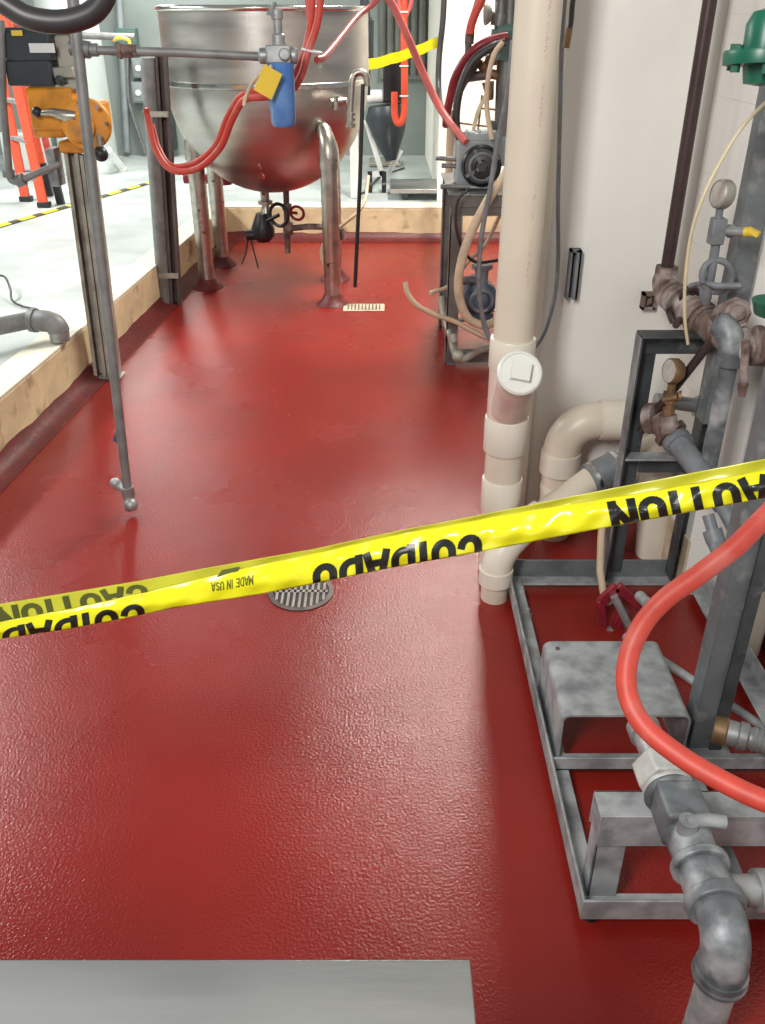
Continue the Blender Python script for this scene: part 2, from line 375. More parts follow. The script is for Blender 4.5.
# outlet on the bowl bottom
b = B(); o = TC+V((-.065,0,.45)); b.lathe(o, (0,0,1), [(0,0),(.035,0),(.035,.02),(.028,.03),(.028,.06),(.05,.065),(.05,.085),(.03,.09),(.03,.19),(0,.19)], 20); build('outlet', b, 'steelleg', kt)
o2 = TC+V((-.09,-.02,.33))
b = B(); b.lathe(o2, (0,0,1), [(0,-.06),(.04,-.055),(.075,-.02),(.08,.03),(.06,.08),(.04,.13),(0,.13)], 16); b.cyl(o2+V((-.11,-.02,-.01)), o2+V((.02,-.02,0)), .035); dv = build('drain_valve', b, 'black', kt, label='black drain valve body')
b = B(); b.torus(o2+V((.12,-.06,.13)), (.5,1,0), .07, .012); b.cyl(o2+V((.02,-.03,.08)), o2+V((.12,-.06,.13)), .012); build('handle', b, 'black', dv)
b = B(); b.tube([o2+V((-.10,-.04,-.03)), o2+V((-.12,-.05,-.12)), o2+V((-.15,-.06,-.19))], .005); b.tube([o2+V((-.08,-.04,-.03)), o2+V((-.06,-.05,-.13)), o2+V((-.04,-.06,-.22))], .005); build('drain_tube', b, 'black', dv)
# second outlet with tap
b = B(); p0 = TC+V((.08,-.02,.64)); p1 = TC+V((.07,-.02,.20))
b.cyl(p0, p1, .02); b.cyl(p0+V((0,0,-.12)), p0+V((0,0,-.16)), .032, n=8); b.cyl(p0+V((0,0,-.24)), p0+V((0,0,-.32)), .034, n=8)
b.sweep([p0+V((0,0,-.28)), p0+V((.14,-.03,-.26)), p0+V((.30,-.05,-.26)), p0+V((.36,-.05,-.28)), p0+V((.37,-.05,-.34))], .020); build('tap', b, 'rust', kt)
b = B(); b.torus(p0+V((.07,-.05,-.17)), (.2,1,.2), .045, .01); b.cyl(p0+V((0,-.02,-.17)), p0+V((.07,-.05,-.17)), .01); build('tap_handle', b, 'redpaint', kt)
# sight pipe on right side (inverted U) with small nozzle
b = B()
Y0 = 5.42
b.sweep([atY(350,124,Y0), atY(351,100,Y0)]+[atY(352,88,Y0)]+arc(atY(352,84,Y0), atY(352,72,Y0), atY(360,72,Y0),6)+arc(atY(361,72,Y0), atY(368,73,Y0), atY(367,86,Y0),6), .020)
for y in (112, 118, 124): b.cyl(atY(351,y,Y0), atY(351,y+3,Y0), .028)
build('siphon_pipe', b, 'steelleg', kt)
b = B(); b.cyl(atY(330,103,5.46), atY(345,101,5.52), .022); b.cyl(atY(336,96,5.44), atY(336,110,5.44), .012); b.cyl(atY(349,101,5.50), atY(349,101,5.65), .016); build('nozzle', b, 'steelleg', kt)
b = B(); b.lathe(atY(262,172,5.66), (0,-1,.5), [(0,-.06),(.035,-.06),(.035,.0),(.02,.03),(.008,.05),(.006,.12),(0,.12)], 16); build('probe', b, 'steelweld', kt)
solo('dip_rod', B().sweep([atY(363,84,5.36), atY(360,180,5.33), atY(355,287,5.28)], [.012]*3), 'black', 'thin black rod hanging down at the right side of the steel kettle', 'rod')

# pipes behind kettle
solo('pipe_run', B().cyl(TC+V((-.75,.75,.56)), TC+V((-.05,.75,.56)), .035).cyl(TC+V((-.62,.75,KZ)), TC+V((-.62,.75,.56)), .03).cyl(TC+V((-.45,.75,.52)), TC+V((-.45,.75,.60)), .05), 'redpaint',
     'dark red pipe seen low behind the kettle legs', 'pipe')
solo('drain_hose', B().tube([TC+V((.62,.2,.66)), TC+V((.58,.0,.50)), TC+V((.40,-.05,.35)), TC+V((.30,-.05,.22)), TC+V((.34,-.05,.02))], .012), 'beigehose', 'pinkish beige hose drooping from under the kettle to the pit floor', 'hose')
solo('white_post', B().box((-.27,7.75,KZ),( -.20,7.82,.78)), 'whitep', 'white square post standing on the raised floor right of the kettle', 'post')

# ------------------------------------------------------------------ floor drains
dr = thing('round_drain', DR_C, 'round slotted floor drain in the red floor just below the yellow tape', 'drain')
b = B(); b.lathe(DR_C, (0,0,1), [(.105,.0),(.105,.004),(.090,.005),(.088,.001)], 40); build('rim', b, 'iron', dr)
b = B()
for i in range(-4, 5):
    x = i*.0185; h = math.sqrt(.088**2-x*x); b.cbox(DR_C+V((x,0,.0025)), (.008,2*h,.004))
b.cbox(DR_C+V((0,0,.0025)), (.17,.012,.004)); build('grate', b, 'drain', dr)
b = B(); b.lathe(DR_C+V((0,0,.0006)), (0,0,1), [(0,0),(.09,0)], 40); build('sump', b, 'black', dr)
SD = atZ(364, 308, 0)
dr = thing('slot_drain', SD, 'small pale slotted drain cover by the front kettle leg', 'drain')
b = B(); b.cbox(SD+V((0,0,.003)), (.26,.15,.006)); build('frame', b, 'stain', dr, .003)
b = B()
for i in range(10): b.cbox(SD+V((-.099+i*.022,0,.007)), (.009,.11,.003))
build('slot', b, 'iron', dr)

# ------------------------------------------------------------------ left pipework
Y1 = 2.95
al = thing('air_line', atZ(128,500,.0), 'grey drop pipe with a crossbar carrying the blue filter over the red floor', 'pipework')
b = B(); pb = atZ(128, 494, .075); pt = atY(70,-30,Y1)
b.sweep([pb, atY(101,260,2.86), atY(79,60,Y1-.02), pt], [.0165,.017,.0175,.0175], 16); build('drop_pipe', b, 'conduit', al)
b = B(); e = pb; b.cyl(e+V((0,0,-.005)), e+V((0,0,.03)), .024); b.sweep(arc(e, e+V((0,0,-.03)), e+V((.012,-.03,-.045)),5), .021); b.ball(e+V((.010,-.02,-.035)), .025)
b.cyl(e+V((0,0,.015)), e+V((-.045,.03,.02)), .016); b.ball(e+V((-.05,.03,.03)), .020); build('elbow', b, 'galv', al)
b = B(); b.sweep([atY(84,50,Y1), atY(180,52.5,Y1), atY(268,57,Y1)], .0125, 14); build('cross_pipe', b, 'conduit', al)
b = B(); b.cyl(atY(82,49,Y1), atY(90,50,Y1), .024); b.cyl(atY(90,50,Y1), atY(98,50,Y1), .018); b.cyl(atY(70,48,Y1), atY(83,48.5,Y1), .021); build('tee', b, 'conduit', al)
b = B(); b.cyl(atY(117,51,Y1), atY(137,51,Y1), .018); b.cyl(atY(119,51,Y1), atY(122,51,Y1), .022, n=8); build('union', b, 'rust', al)
# filter
fh = atY(279,54,Y1)
b = B(); b.cbox(fh, (.075,.06,.05)); b.cyl(fh+V((-.06,0,-.005)), fh+V((.055,0,-.005)), .022); b.cyl(fh+V((.02,-.04,.0)), fh+V((.02,.04,.0)), .018); build('filter_head', b, 'galv', al, .005)
b = B(); b.lathe(fh, (0,0,1), [(0,.02),(.02,.02),(.02,.05),(.014,.055),(.014,.09),(.018,.092),(.018,.115),(0,.12)], 16); build('regulator', b, 'galv', al)
b = B(); b.lathe(fh+V((.003,0,0)), (0,0,-1), [(0,.02),(.040,.022),(.040,.13),(.037,.19),(.030,.20),(0,.203)], 24); build('filter_bowl', b, 'bowl', al, label='translucent blue bowl')
tg = atY(268,82,Y1-.07)
b = B(); b.cbox(tg, (.058,.003,.078), 0, .1, math.radians(28)); solo('hanging_tag', b, 'tagyellow', 'yellow tag hanging in front of the blue filter bowl', 'tag')
b = B(); b.tube([atY(272,66,Y1-.055), atY(256,78,Y1-.05), atY(246,97,Y1-.02), atY(244,106,Y1-.02)], .006); solo('tag_strap', b, 'beigehose', 'tan strap beside the yellow tag tied round the red hoses', 'strap')
solo('hanging_clip', B().cyl(atY(275,2,2.95), atY(272,10,2.95), .006).add([atY(266,15,2.95), atY(276,16,2.93), atY(274,3,2.96), atY(270,6,2.98)], [(0,1,2),(0,2,3),(0,3,1),(1,3,2)]), 'conduit', 'small grey clip dangling above the blue filter', 'clip')

# red hose bundle looping left of filter
def hose(name, pts, r, m, label, cat='hose', group=None, n=12, k=8):
    return solo(name, B().tube([atY(*p) for p in pts], r, n, k), m, label, cat, group)
hose('air_hose', [(322,-20,3.05),(318,20,3.05),(308,52,3.05),(300,78,3.03),(286,95,3.03),(262,97,3.05),(244,100,3.1),(232,120,3.15),(220,148,3.2),(198,168,3.25),(172,170,3.3),(156,150,3.35),(148,118,3.4),(146,108,3.4)], .0115, 'redhose',
     'red air hose, outer strand of the loop left of the blue filter', group=None)
hose('air_hose', [(313,-20,3.08),(311,20,3.08),(304,52,3.08),(295,74,3.06),(281,90,3.07),(262,91,3.09),(241,96,3.13),(227,118,3.18),(216,144,3.23),(196,162,3.28),(172,166,3.33),(159,149,3.38),(152,125,3.43)], .010, 'redhose',
     'red air hose, inner strand of the loop left of the blue filter')
hose('air_hose', [(306,-20,3.11),(308,12,3.11),(312,36,3.11),(309,50,3.10)], .008, 'pinkhose', 'short pale red hose joining the bundle above the filter')
solo('cable_tie', B().torus(atY(312,51,3.07), (0.2,0,1), .030, .004), 'whitep', 'white cable tie round the red hoses above the filter', 'cable tie')
hose('air_hose', [(384,-14,3.9),(374,3,3.9),(358,16,3.8),(340,38,3.5),(325,56,3.2),(317,60,3.12)], .011, 'pinkhose', 'faded red hose sweeping from the top edge down to the bundle before the kettle')
hose('air_hose', [(378,-16,4.7),(392,4,4.7),(408,38,4.7),(426,80,4.7),(440,108,4.65),(456,130,4.55),(466,142,4.5)], .018, 'pinkhose', 'faded red hose running diagonally down to the upper pump on the bench')
hose('black_hose', [(-60,-30,1.9),(-15,-8,1.9),(5,4,1.9),(30,18,1.9),(62,22,1.9),(90,14,1.9),(104,-2,1.9),(110,-25,1.9)], .021, 'rubber', 'thick black hose drooping across the top left corner')

# strut posts
def channel(b, c, w, d, z0, z1, t=.006):
    x, y = c; b.box((x-w/2,y-d/2,z0),(x-w/2+t,y+d/2,z1)); b.box((x+w/2-t,y-d/2,z0),(x+w/2,y+d/2,z1)); b.box((x-w/2+t,y+d/2-t,z0),(x+w/2-t,y+d/2,z1))
    b.box((x-w/2+t,y-d/2,z0),(x-w/2+.016,y-d/2+t,z1)); b.box((x+w/2-.016,y-d/2,z0),(x+w/2-t,y-d/2+t,z1)); return b
PX, PY = kx(4.2)+.09, 4.2
vp = thing('valve_stand', (PX,PY,0), 'steel strut post by the left kerb topped by an amber valve actuator', 'valve stand')
b = B(); channel(b, (PX-.032,PY), .062, .06, .0, 1.10); channel(b, (PX+.032,PY+.005), .058, .06, .0, 1.06); build('post', shear(b,.035), 'strut', vp)
b = B(); b.box((PX-.075,PY-.04,0.0),(PX+.075,PY+.05,.012)); build('base_plate', b, 'strut', vp, .002)
b = B(); b.box((PX-.10,PY-.05,.93),(PX-.062,PY+.045,1.09)); build('bracket', b, 'galvdust', vp, .004)
# gearbox
g = lambda x,y,Y=4.2: atY(x,y,Y)
b = B(); b.cbox(g(57,108), (.20,.15,.17)); b.cbox(g(45,92), (.10,.13,.05)); b.cbox(g(52,128), (.14,.12,.07)); b.cyl(g(87,124,4.10), g(87,124,4.30), .105, n=28); b.cyl(g(80,128,4.06), g(80,128,4.12), .060, n=24)
b.cbox(g(93,116), (.12,.16,.12)); b.cbox(g(76,146), (.13,.1,.05)); gb = build('gearbox', b, 'yellow', vp, .012)
pieces('lever', [B().sweep([g(40,113,4.09), g(52,112,4.07), g(66,116,4.07), g(76,116,4.07)], [.010,.016,.026,.018]), B().cyl(g(99,135,4.08), g(101,150,4.08), .012)], 'steelleg', gb, label='dull metal lever')
pieces('knob', [B().ball(g(37,112,4.09), .022), B().ball(g(101,154,4.07), .032)], 'black', gb)
b = B()
for a in range(7):
    an = a*2*math.pi/7; b.cyl(g(87,124,4.09)+V((math.cos(an)*.085,0,math.sin(an)*.085)), g(87,124,4.075)+V((math.cos(an)*.085,0,math.sin(an)*.085)), .010, n=6)
build('bolt', b, 'rust', gb)
b = B(); b.cbox(g(34,44,4.2), (.20,.18,.125)); b.cbox(g(34,30,4.2), (.21,.19,.02)); mo = build('control_box', b, 'softblack', vp, .01)
b = B(); b.cbox(g(42,48,4.105), (.105,.004,.035)); build('nameplate', b, 'whitep', mo, label='blank white nameplate')
b = B(); b.cbox(g(17,33,4.102), (.045,.006,.02)); build('indicator', b, 'tagyellow', mo, label='yellow mark')
b = B(); b.cbox(g(36,72,4.2), (.195,.18,.10)); b.cyl(g(58,80,4.10), g(62,80,4.14), .018); b.cbox(g(36,58,4.2), (.19,.16,.02)); build('motor_housing', b, 'softblack', vp, .015)
b = B(); b.cbox(g(66,52,4.2), (.065,.06,.30)); b.cbox(g(68,30,4.19), (.09,.08,.03)); b.cbox(g(66,72,4.18), (.085,.09,.04)); b.cbox(g(58,86,4.2), (.2,.12,.02)); build('mounting_bracket', b, 'strut', vp, .004)
# side pipe loop
solo('vent_pipe', B().sweep([g(1,20,4.1), g(3,100,4.1), g(9,170,4.1)]+arc(g(9,174,4.1), g(10,184,4.1), g(20,181,4.1),5)+[g(40,172,4.13), g(60,164,4.16)], .0155).cyl(g(8,170,4.1), g(9,177,4.1), .026).cyl(g(17,182,4.1), g(24,179,4.1), .026), 'conduit',
     'grey bent pipe left of the valve stand, turning in to its post', 'pipe')
# second pair of posts
QX, QY = kx(5.5)+.06, 5.5
b = B(); b.lathe((QX-.052,QY-.02,.0), (0,0,1), [(0,0),(.040,0),(.040,1.40),(0,1.40)], 18)
pp = thing('twin_post', (QX,QY,0), 'pair of joined grey and brown posts standing at the left kerb before the kettle', 'post')
build('round_post', shear(b,.055), 'conduit', pp)
b = B(); channel(b, (QX+.022,QY), .062, .06, 0, 1.42); build('channel_post', shear(b,.055), 'darkstrut', pp, label='dark brown channel')
pieces('clamp', [shear(B().box((QX-.095,QY-.062,z),(QX+.055,QY-.050,z+.03)),.055) for z in (.18,1.1)], 'strut', pp)
# thick elbow over the kerb
e0 = atZ(-60,338,.36); e1 = atZ(30,320,.36); e2 = atZ(57,322,.36)
ep = thing('elbow_pipe', V((e2.x,e2.y,KZ)), 'thick grey pipe at the left edge elbowing down onto the kerb', 'pipe')
b = B(); b.sweep([e0,e1], .040, 20); build('pipe', b, 'conduit', ep)
b = B(); b.sweep([e1.lerp(e2,.1)]+arc(e1.lerp(e2,.55), e2, e2+V((0.0,0,-.045)),6), .050, 20); b.cyl(e1.lerp(e2,.05), e1.lerp(e2,.25), .056); build('elbow', b, 'conduit', ep)
b = B(); b.cyl(e2+V((0,0,-.04)), V((e2.x,e2.y,KZ+.012)), .046); build('collar', b, 'galv', ep)
solo('cable', B().tube([atZ(-15,278,.30), atZ(3,276,.33), atZ(10,288,.31), atZ(12,300,KZ+.01), atZ(22,306,KZ+.01), atZ(36,309,KZ+.006)], .006), 'rubber', 'thin black cable trailing behind the thick grey elbow pipe', 'cable')
solo('label_strip', B().cbox(atY(117,436,2.84), (.018,.004,.05), 0, 0, .45), 'bluemetal', 'small blue strip stuck to the lower part of the grey drop pipe', 'tag')

# ------------------------------------------------------------------ ladder
f1 = atZ(26,201,KZ); f2 = atZ(44,207,KZ)
t1 = atY(-20,-30,f1.y); t2 = atY(-8,-30,f2.y)
ld = thing('step_ladder', f2, 'orange fibreglass step ladder standing at the far left beside the column', 'ladder')
for a, c in ((f1,t1),(f2,t2)):
    b = B(); b.bar(a, c, .075, .03, (0,1,0)); build('rail', b, 'orange', ld, .004)
b_ = [atZ(61,204,KZ), atZ(50,196,KZ)]
for i, a in enumerate(b_):
    c = atY(4-i*8,-30,a.y); m0 = a.lerp(c, .16)
    b = B(); b.bar(m0, c, .05, .03, (0,1,0)); build('rear_rail', b, 'orange' if i else 'redhose', ld, .004)
    b = B(); b.bar(a, m0, .06, .045, (0,1,0)); build('rear_foot', b, 'black', ld, .004)
for k in range(1, 7):
    t = k*.17-.04; b = B(); b.bar(f1.lerp(t1,t), f2.lerp(t2,t), .06, .025); build('step', b, 'galv', ld)
b = B(); b.bar(f2.lerp(t2,.38), b_[0].lerp(atY(4,-30,b_[0].y),.38), .02, .012); build('spreader', b, 'galv', ld)
for a in (f1, f2):
    b = B(); b.cbox(a+V((0.005,0,.02)), (.10,.06,.04)); build('foot', b, 'black', ld, .004)

# hazard tape on floor
p, q = atZ(-60,243,KZ+.002), atZ(152,182,KZ+.002); n_ = V((-(q-p).y,(q-p).x,0)).normalized()*.035
b = B(); b.prism([p-n_,q-n_,q+n_,p+n_], (0,0,.002)); solo('floor_marking_tape', b, 'hazard', 'yellow and black striped tape stuck along the raised concrete floor', 'tape')
# electrical boxes & conduits on far wall left of kettle
bx = lambda x0,y0,x1,y1,Y: (lambda a,c: ((a.x,Y-.0,c.z),(c.x,Y+.12,a.z)))(atY(x0,y0,Y), atY(x1,y1,Y))
def wbox(name, x0,y0,x1,y1,Y,m,label,cat='box',extra=None):
    lo, hi = bx(x0,y0,x1,y1,Y); b = B(); b.box(lo, hi)
    t = thing(name, V(((lo[0]+hi[0])/2, Y+.12, lo[2])), label, cat)
    build('housing', b, m, t, .006)
    b = B(); b.box((lo[0]+.02, Y-.012, lo[2]+.02), (hi[0]-.02, Y, hi[2]-.02)); build('door', b, m, t, .004)
    if extra: b = B(); b.cyl(V(((lo[0]+hi[0])/2-.02, Y-.03, (lo[2]+hi[2])/2)), V(((lo[0]+hi[0])/2-.02, Y-.01, (lo[2]+hi[2])/2)), .03); build('switch', b, extra, t)
wbox('junction_box', 114,28,138,54,10.26,'greenbox','green-grey box on the far wall above the round column','electrical box')
wbox('switch_box', 131,58,150,78,10.26,'greybox','upper grey switch box on the far wall between column and kettle','electrical box','whitep')
wbox('switch_box', 131,82,150,103,10.26,'greybox','lower grey switch box on the far wall between column and kettle','electrical box','whitep')
wbox('switch_box', 152,110,176,150,10.26,'softblack','dark box low on the far wall behind the twin posts','electrical box')
solo('conduit', B().tube([atY(127,55,10.3),atY(128,95,10.3),atY(134,120,10.3),atY(146,155,10.3)], .02), 'conduit', 'thin conduit bending down the far wall right of the column', 'conduit')
solo('conduit', B().cyl(atY(118,-20,10.3), atY(127,152,10.3), .035), 'greybox', 'straight vertical conduit on the far wall right of the column', 'conduit')
solo('beam_pipe', B().cyl(atY(20,34,9.0), atY(135,37,9.0), .03), 'conduit', 'thin horizontal pipe crossing in front of the round column', 'pipe')
solo('yellow_clip', B().tube([atY(114,40,9.0),atY(120,38,8.95),atY(128,40,8.95),atY(130,44,8.95)], .016), 'tagyellow', 'small yellow hook on the pipe crossing the column', 'hook')
solo('sloping_pipe', B().cyl(atZ(122,168,KZ+.03), atY(108,150,9.0), .035).cyl(atZ(122,168,KZ+.03), atZ(123,171,KZ), .045), 'whitep', 'short white tube leaning at the foot of the round column', 'tube')
b = B(); b.box((-3.75,9.2,KZ),(-3.25,9.5,.62)); solo('carton', b, 'column', 'plain pale bin beside the orange ladder', 'bin', bevel=.02)

# ------------------------------------------------------------------ background right of kettle
cb = thing('mixer_cart', atZ(382,188,KZ), 'wheeled steel machine cart with a dark hopper on the raised floor right of the kettle', 'machine')
YC = 8.5
b = B(); b.cyl(atY(358,97,YC), atY(395,96,YC), .055, n=24); b.cyl(atY(393,96,YC), atY(396,96,YC), .065, n=24); build('drum', b, 'whitep', cb, label='pale cylinder')
b = B(); b.cbox(atY(394,80,YC), (.19,.2,.34)); build('control_panel', b, 'black', cb, .01)
b = B(); b.lathe(atY(391,160,YC), (-.12,0,1), [(0,0),(.05,0),(.15,.22),(.19,.36),(.15,.46),(0,.46)], 20); build('hopper', b, 'softblack', cb)
for (xa,ya,xb,yb,dy) in ((366,120,384,180,0),(401,150,386,178,.1),(368,176,386,172,0),(362,190,384,186,.3)):
    b = B(); b.bar(atY(xa,ya,YC+dy), atY(xb,yb,YC+dy), .045, .045, (0,1,0)); build('strut', b, 'whitep', cb)
for x in (370, 384):
    w = atZ(x,186,KZ+.05); b = B(); b.cyl(w+V((-.02,0,0)), w+V((.02,0,0)), .05); b.box((w.x-.02,w.y-.02,w.z),(w.x+.02,w.y+.02,w.z+.12)); build('caster', b, 'black', cb)
solo('drum_pipe', B().cyl(atY(366,20,7.6), atY(366,62,7.6), .06).cyl(atY(366,62,7.6), atY(366,95,7.6), .035).cyl(atY(363,-20,7.6), atY(366,20,7.6), .035).cyl(atY(372,22,7.6), atY(360,22,7.6), .03), 'softblack', 'dark valve pipe hanging beside the right rim of the kettle', 'pipe')
so = thing('hanging_hose', atY(402,125,8.0), 'bright orange hose hanging in a long loop in front of the far wall', 'hose')
b = B(); b.tube([atY(x,y,8.0) for x,y in ((404,-20),(404,40),(404.5,90),(404,112),(401,122),(397,122),(394.5,112),(394.5,92))], .028); build('loop', b, 'orange', so)
b = B(); b.tube([atY(x,y,8.0) for x,y in ((396,-20),(400,8),(404,18),(404,34))], .018); b.tube([atY(x,y,8.0) for x,y in ((415,-20),(410,6),(405,18),(404,34))], .018); build('branch', b, 'pinkhose', so)
pieces('cable_tie', [B().torus(atY(404,y,8.0), (0,0,1), .032, .007) for y in (12,66,96)], 'whitep', so)
# tape far
def ribbon(name, pa, pb, w, m, label):
    b = B(); n=12; vs=[]; 
    for i in range(n+1):
        t=i/n; c=pa.lerp(pb,t)+V((0,.01*math.sin(i*1.3),-.015*math.sin(math.pi*t)+.004*math.sin(i*2)))
        vs += [c+V((0,0,w/2)), c-V((0,0,w/2))]
    b.add(vs, [(2*i,2*i+1,2*i+3,2*i+2) for i in range(n)])
    o = solo(name, b, m, label, 'tape'); o.data.shade_flat(); md = o.modifiers.new('s','SOLIDIFY'); md.thickness=.002; return o
ribbon('barrier_tape', atY(364,66,7.4), atY(443,40,7.7), .075, 'tape', 'distant strip of yellow barrier tape between the kettle and the white wall')
# low platform
ps = thing('floor_scale', V((.42,7.75,KZ)), 'low stainless platform on short feet behind the pump bench', 'platform')
b = B(); a = atY(390,190,7.62); b.box((a.x,7.62,.335),(a.x+.56,8.15,.352)); b.box((a.x,7.62,.318),(a.x+.56,7.63,.34)); build('platform', b, 'table', ps, .003)
for x in (a.x+.10, a.x+.47):
    for y in (7.68, 8.08):
        b = B(); b.box((x,y,KZ),(x+.05,y+.05,.335)); build('foot', b, 'dark', ps)
solo('debris_tray', B().cbox((.02,9.7,KZ+.02),(.32,.4,.04)), 'strut', 'low brown tray on the floor against the far wall', 'tray', bevel=.01)
solo('power_cord', B().tube([atZ(357,195,KZ+.006), atZ(368,190,KZ+.006), atZ(378,178,KZ+.006), atZ(392,172,KZ+.006), atZ(404,168,KZ+.006)], .008), 'rubber', 'thin dark cord lying on the floor under the machine cart', 'cord')
hose('hanging_cable', [(445,-20,7.4),(443,20,7.4),(439,60,7.4),(439,95,7.3),(444,115,6.8),(452,130,6.0),(462,150,5.2)], .022, 'rubber', 'black cable hanging along the edge of the bright white wall', 'cable')

# ------------------------------------------------------------------ pump bench
FX, FY, BY = .33, 4.38, 5.05; RX = .93
ben = thing('pump_bench', V(((FX+RX)/2,(FY+BY)/2,0)), 'dark steel angle bench carrying two pumps behind the white drain stack', 'bench')
def angle_post(b, x, y, z0, z1, sx, sy, w=.06, t=.006):
    b.box((min(x,x+sx*w),min(y,y+sy*t),z0),(max(x,x+sx*w),max(y,y+sy*t),z1)); b.box((min(x,x+sx*t),min(y,y+sy*w),z0),(max(x,x+sx*t),max(y,y+sy*w),z1))
for (x,y,sx,sy) in ((FX,FY,1,1),(FX,BY,1,-1),(RX,FY,-1,1),(RX,BY,-1,-1)):
    b = B(); angle_post(b,x,y,0.0,.85,sx,sy); build('leg', b, 'strutgrey', ben)
b = B(); b.box((FX-.01,FY-.01,.85),(RX+.01,BY+.01,.858)); b.box((FX-.01,FY-.01,.80),(RX+.01,FY-.002,.855)); build('top', b, 'benchm', ben, .002)
b = B(); b.box((FX,FY-.003,.76),(RX,FY+.004,.80)); build('front_apron', b, 'benchm', ben)
for z in (.06,):
    b = B(); b.box((FX,FY+.01,z),(RX,FY+.06,z+.008)); b.box((FX,FY-.003,z-.045),(RX,FY+.006,z+.012)); b.box((FX,BY-.06,z+.12),(RX,BY-.01,z+.13)); b.box((FX-.002,FY,z+.06),(FX+.008,BY,z+.11)); build('lower_rail', b, 'benchm', ben)
b = B(); b.box((FX+.01,FY+.2,.17),(RX,FY+.24,.18)); b.box((FX+.01,FY+.38,.17),(RX,FY+.42,.18)); build('shelf_slat', b, 'benchm', ben)
# upper pump
up = atY(478,163,4.52)
pu = thing('belt_pump', V((up.x,up.y,.86)), 'grey pump with a round black face on top of the bench', 'pump')
b = B(); b.cbox(V((up.x-.01,4.66,.975)), (.18,.22,.21)); b.cbox(V((up.x+.03,4.66,1.06)), (.16,.2,.10)); b.box((up.x-.09,4.50,.86),(up.x+.10,4.8,.88)); build('housing', b, 'greybox', pu, .012)
b = B(); cpt = V((up.x+.02,4.54,.965)); b.lathe(cpt, (-.15,-1,.1), [(0,0),(.095,0),(.098,.03),(.085,.045),(.08,.035),(.06,.035),(.055,.05),(.03,.055),(.025,.03),(0,.03)], 28); build('face_plate', b, 'black', pu)
b = B()
for a in range(4):
    an = a*math.pi/2+.5; b.bar(cpt+V((math.cos(an)*.02,-.045,math.sin(an)*.02)), cpt+V((math.cos(an)*.09,-.045,math.sin(an)*.09)), .016, .01, (0,1,0))
b.torus(cpt+V((0,-.045,0)), (0,1,0), .062, .008); build('fan_guard', b, 'frameside', pu)
pieces('stud', [B().cyl(V((up.x-.20,4.62,.99)), V((up.x-.05,4.62,.98)), .011), B().cyl(V((up.x-.17,4.62,.955)), V((up.x-.05,4.62,.95)), .011), B().cyl(V((up.x-.18,4.5,.875)), V((up.x-.04,4.5,.875)), .012)], 'conduit', pu)
# lower blue pump
lp = V((.62,4.62,.18)); lp.x = atY(480,305,4.6).x
pu = thing('small_pump', lp, 'small blue-grey pump on the lower shelf of the bench', 'pump')
b = B(); b.lathe(lp+V((.0,-.02,.115)), (0,1,0), [(0,-.06),(.05,-.06),(.09,-.03),(.092,.05),(.075,.1),(.075,.22),(.05,.25),(0,.25)], 24); b.cbox(lp+V((0,.05,.02)), (.14,.22,.04)); build('body', b, 'bluemetal', pu)
b = B(); b.cyl(lp+V((0,-.02,.19)), lp+V((0,-.02,.28)), .035); b.cyl(lp+V((0,-.02,.27)), lp+V((0,-.02,.295)), .055, n=8); b.cyl(lp+V((-.14,-.03,.21)), lp+V((-.02,-.02,.21)), .022); b.torus(lp+V((0,-.085,.115)), (0,1,0), .055, .012); build('port', b, 'greyrub', pu)
hose('suction_hose', [(520,140,4.35),(508,170,4.33),(488,200,4.3),(470,235,4.28),(460,268,4.27),(459,295,4.27),(468,318,4.28),(485,325,4.3),(500,318,4.4)], .022, 'beigehose', 'thick beige hose curving down in front of the bench to the lower pump', n=14)
hose('suction_hose', [(405,282,4.35),(408,294,4.33),(418,306,4.32),(436,315,4.31),(456,322,4.31),(476,333,4.3),(496,342,4.3)], .013, 'beigehose', 'slim beige hose with its free end curling left out of the bench')
solo('bench_pipe', B().sweep([atY(441,296,4.52),atY(443,312,4.5),atY(452,340,4.34)]+arc(atY(453,346,4.30),atY(457,364,4.24),atY(466,358,4.22),6)+[atY(482,350,4.28),atY(500,346,4.3)], .019).ball(atY(458,356,4.23),.032).cyl(atY(452,334,4.25),atY(453,342,4.24),.025), 'strut', 'grey iron pipe bent round the front leg at the foot of the bench', 'pipe')
hose('cable', [(513,40,4.2),(508,90,4.2),(498,140,4.25),(490,190,4.25),(481,240,4.26),(479,290,4.26),(486,330,4.27),(500,352,4.25)], .012, 'greyrub', 'grey cable hanging straight down across the front of the bench', 'cable')
hose('cable', [(468,190,4.28),(458,200,4.28),(456,225,4.3),(462,248,4.35),(476,262,4.4),(500,260,4.5)], .008, 'rubber', 'black cord looping under the bench top', 'cable')
hose('cable', [(500,215,4.6),(485,245,4.6),(468,262,4.55),(450,285,4.5),(430,293,4.45)], .010, 'beigehose', 'thin pinkish tube slanting through the middle of the bench', 'tube')
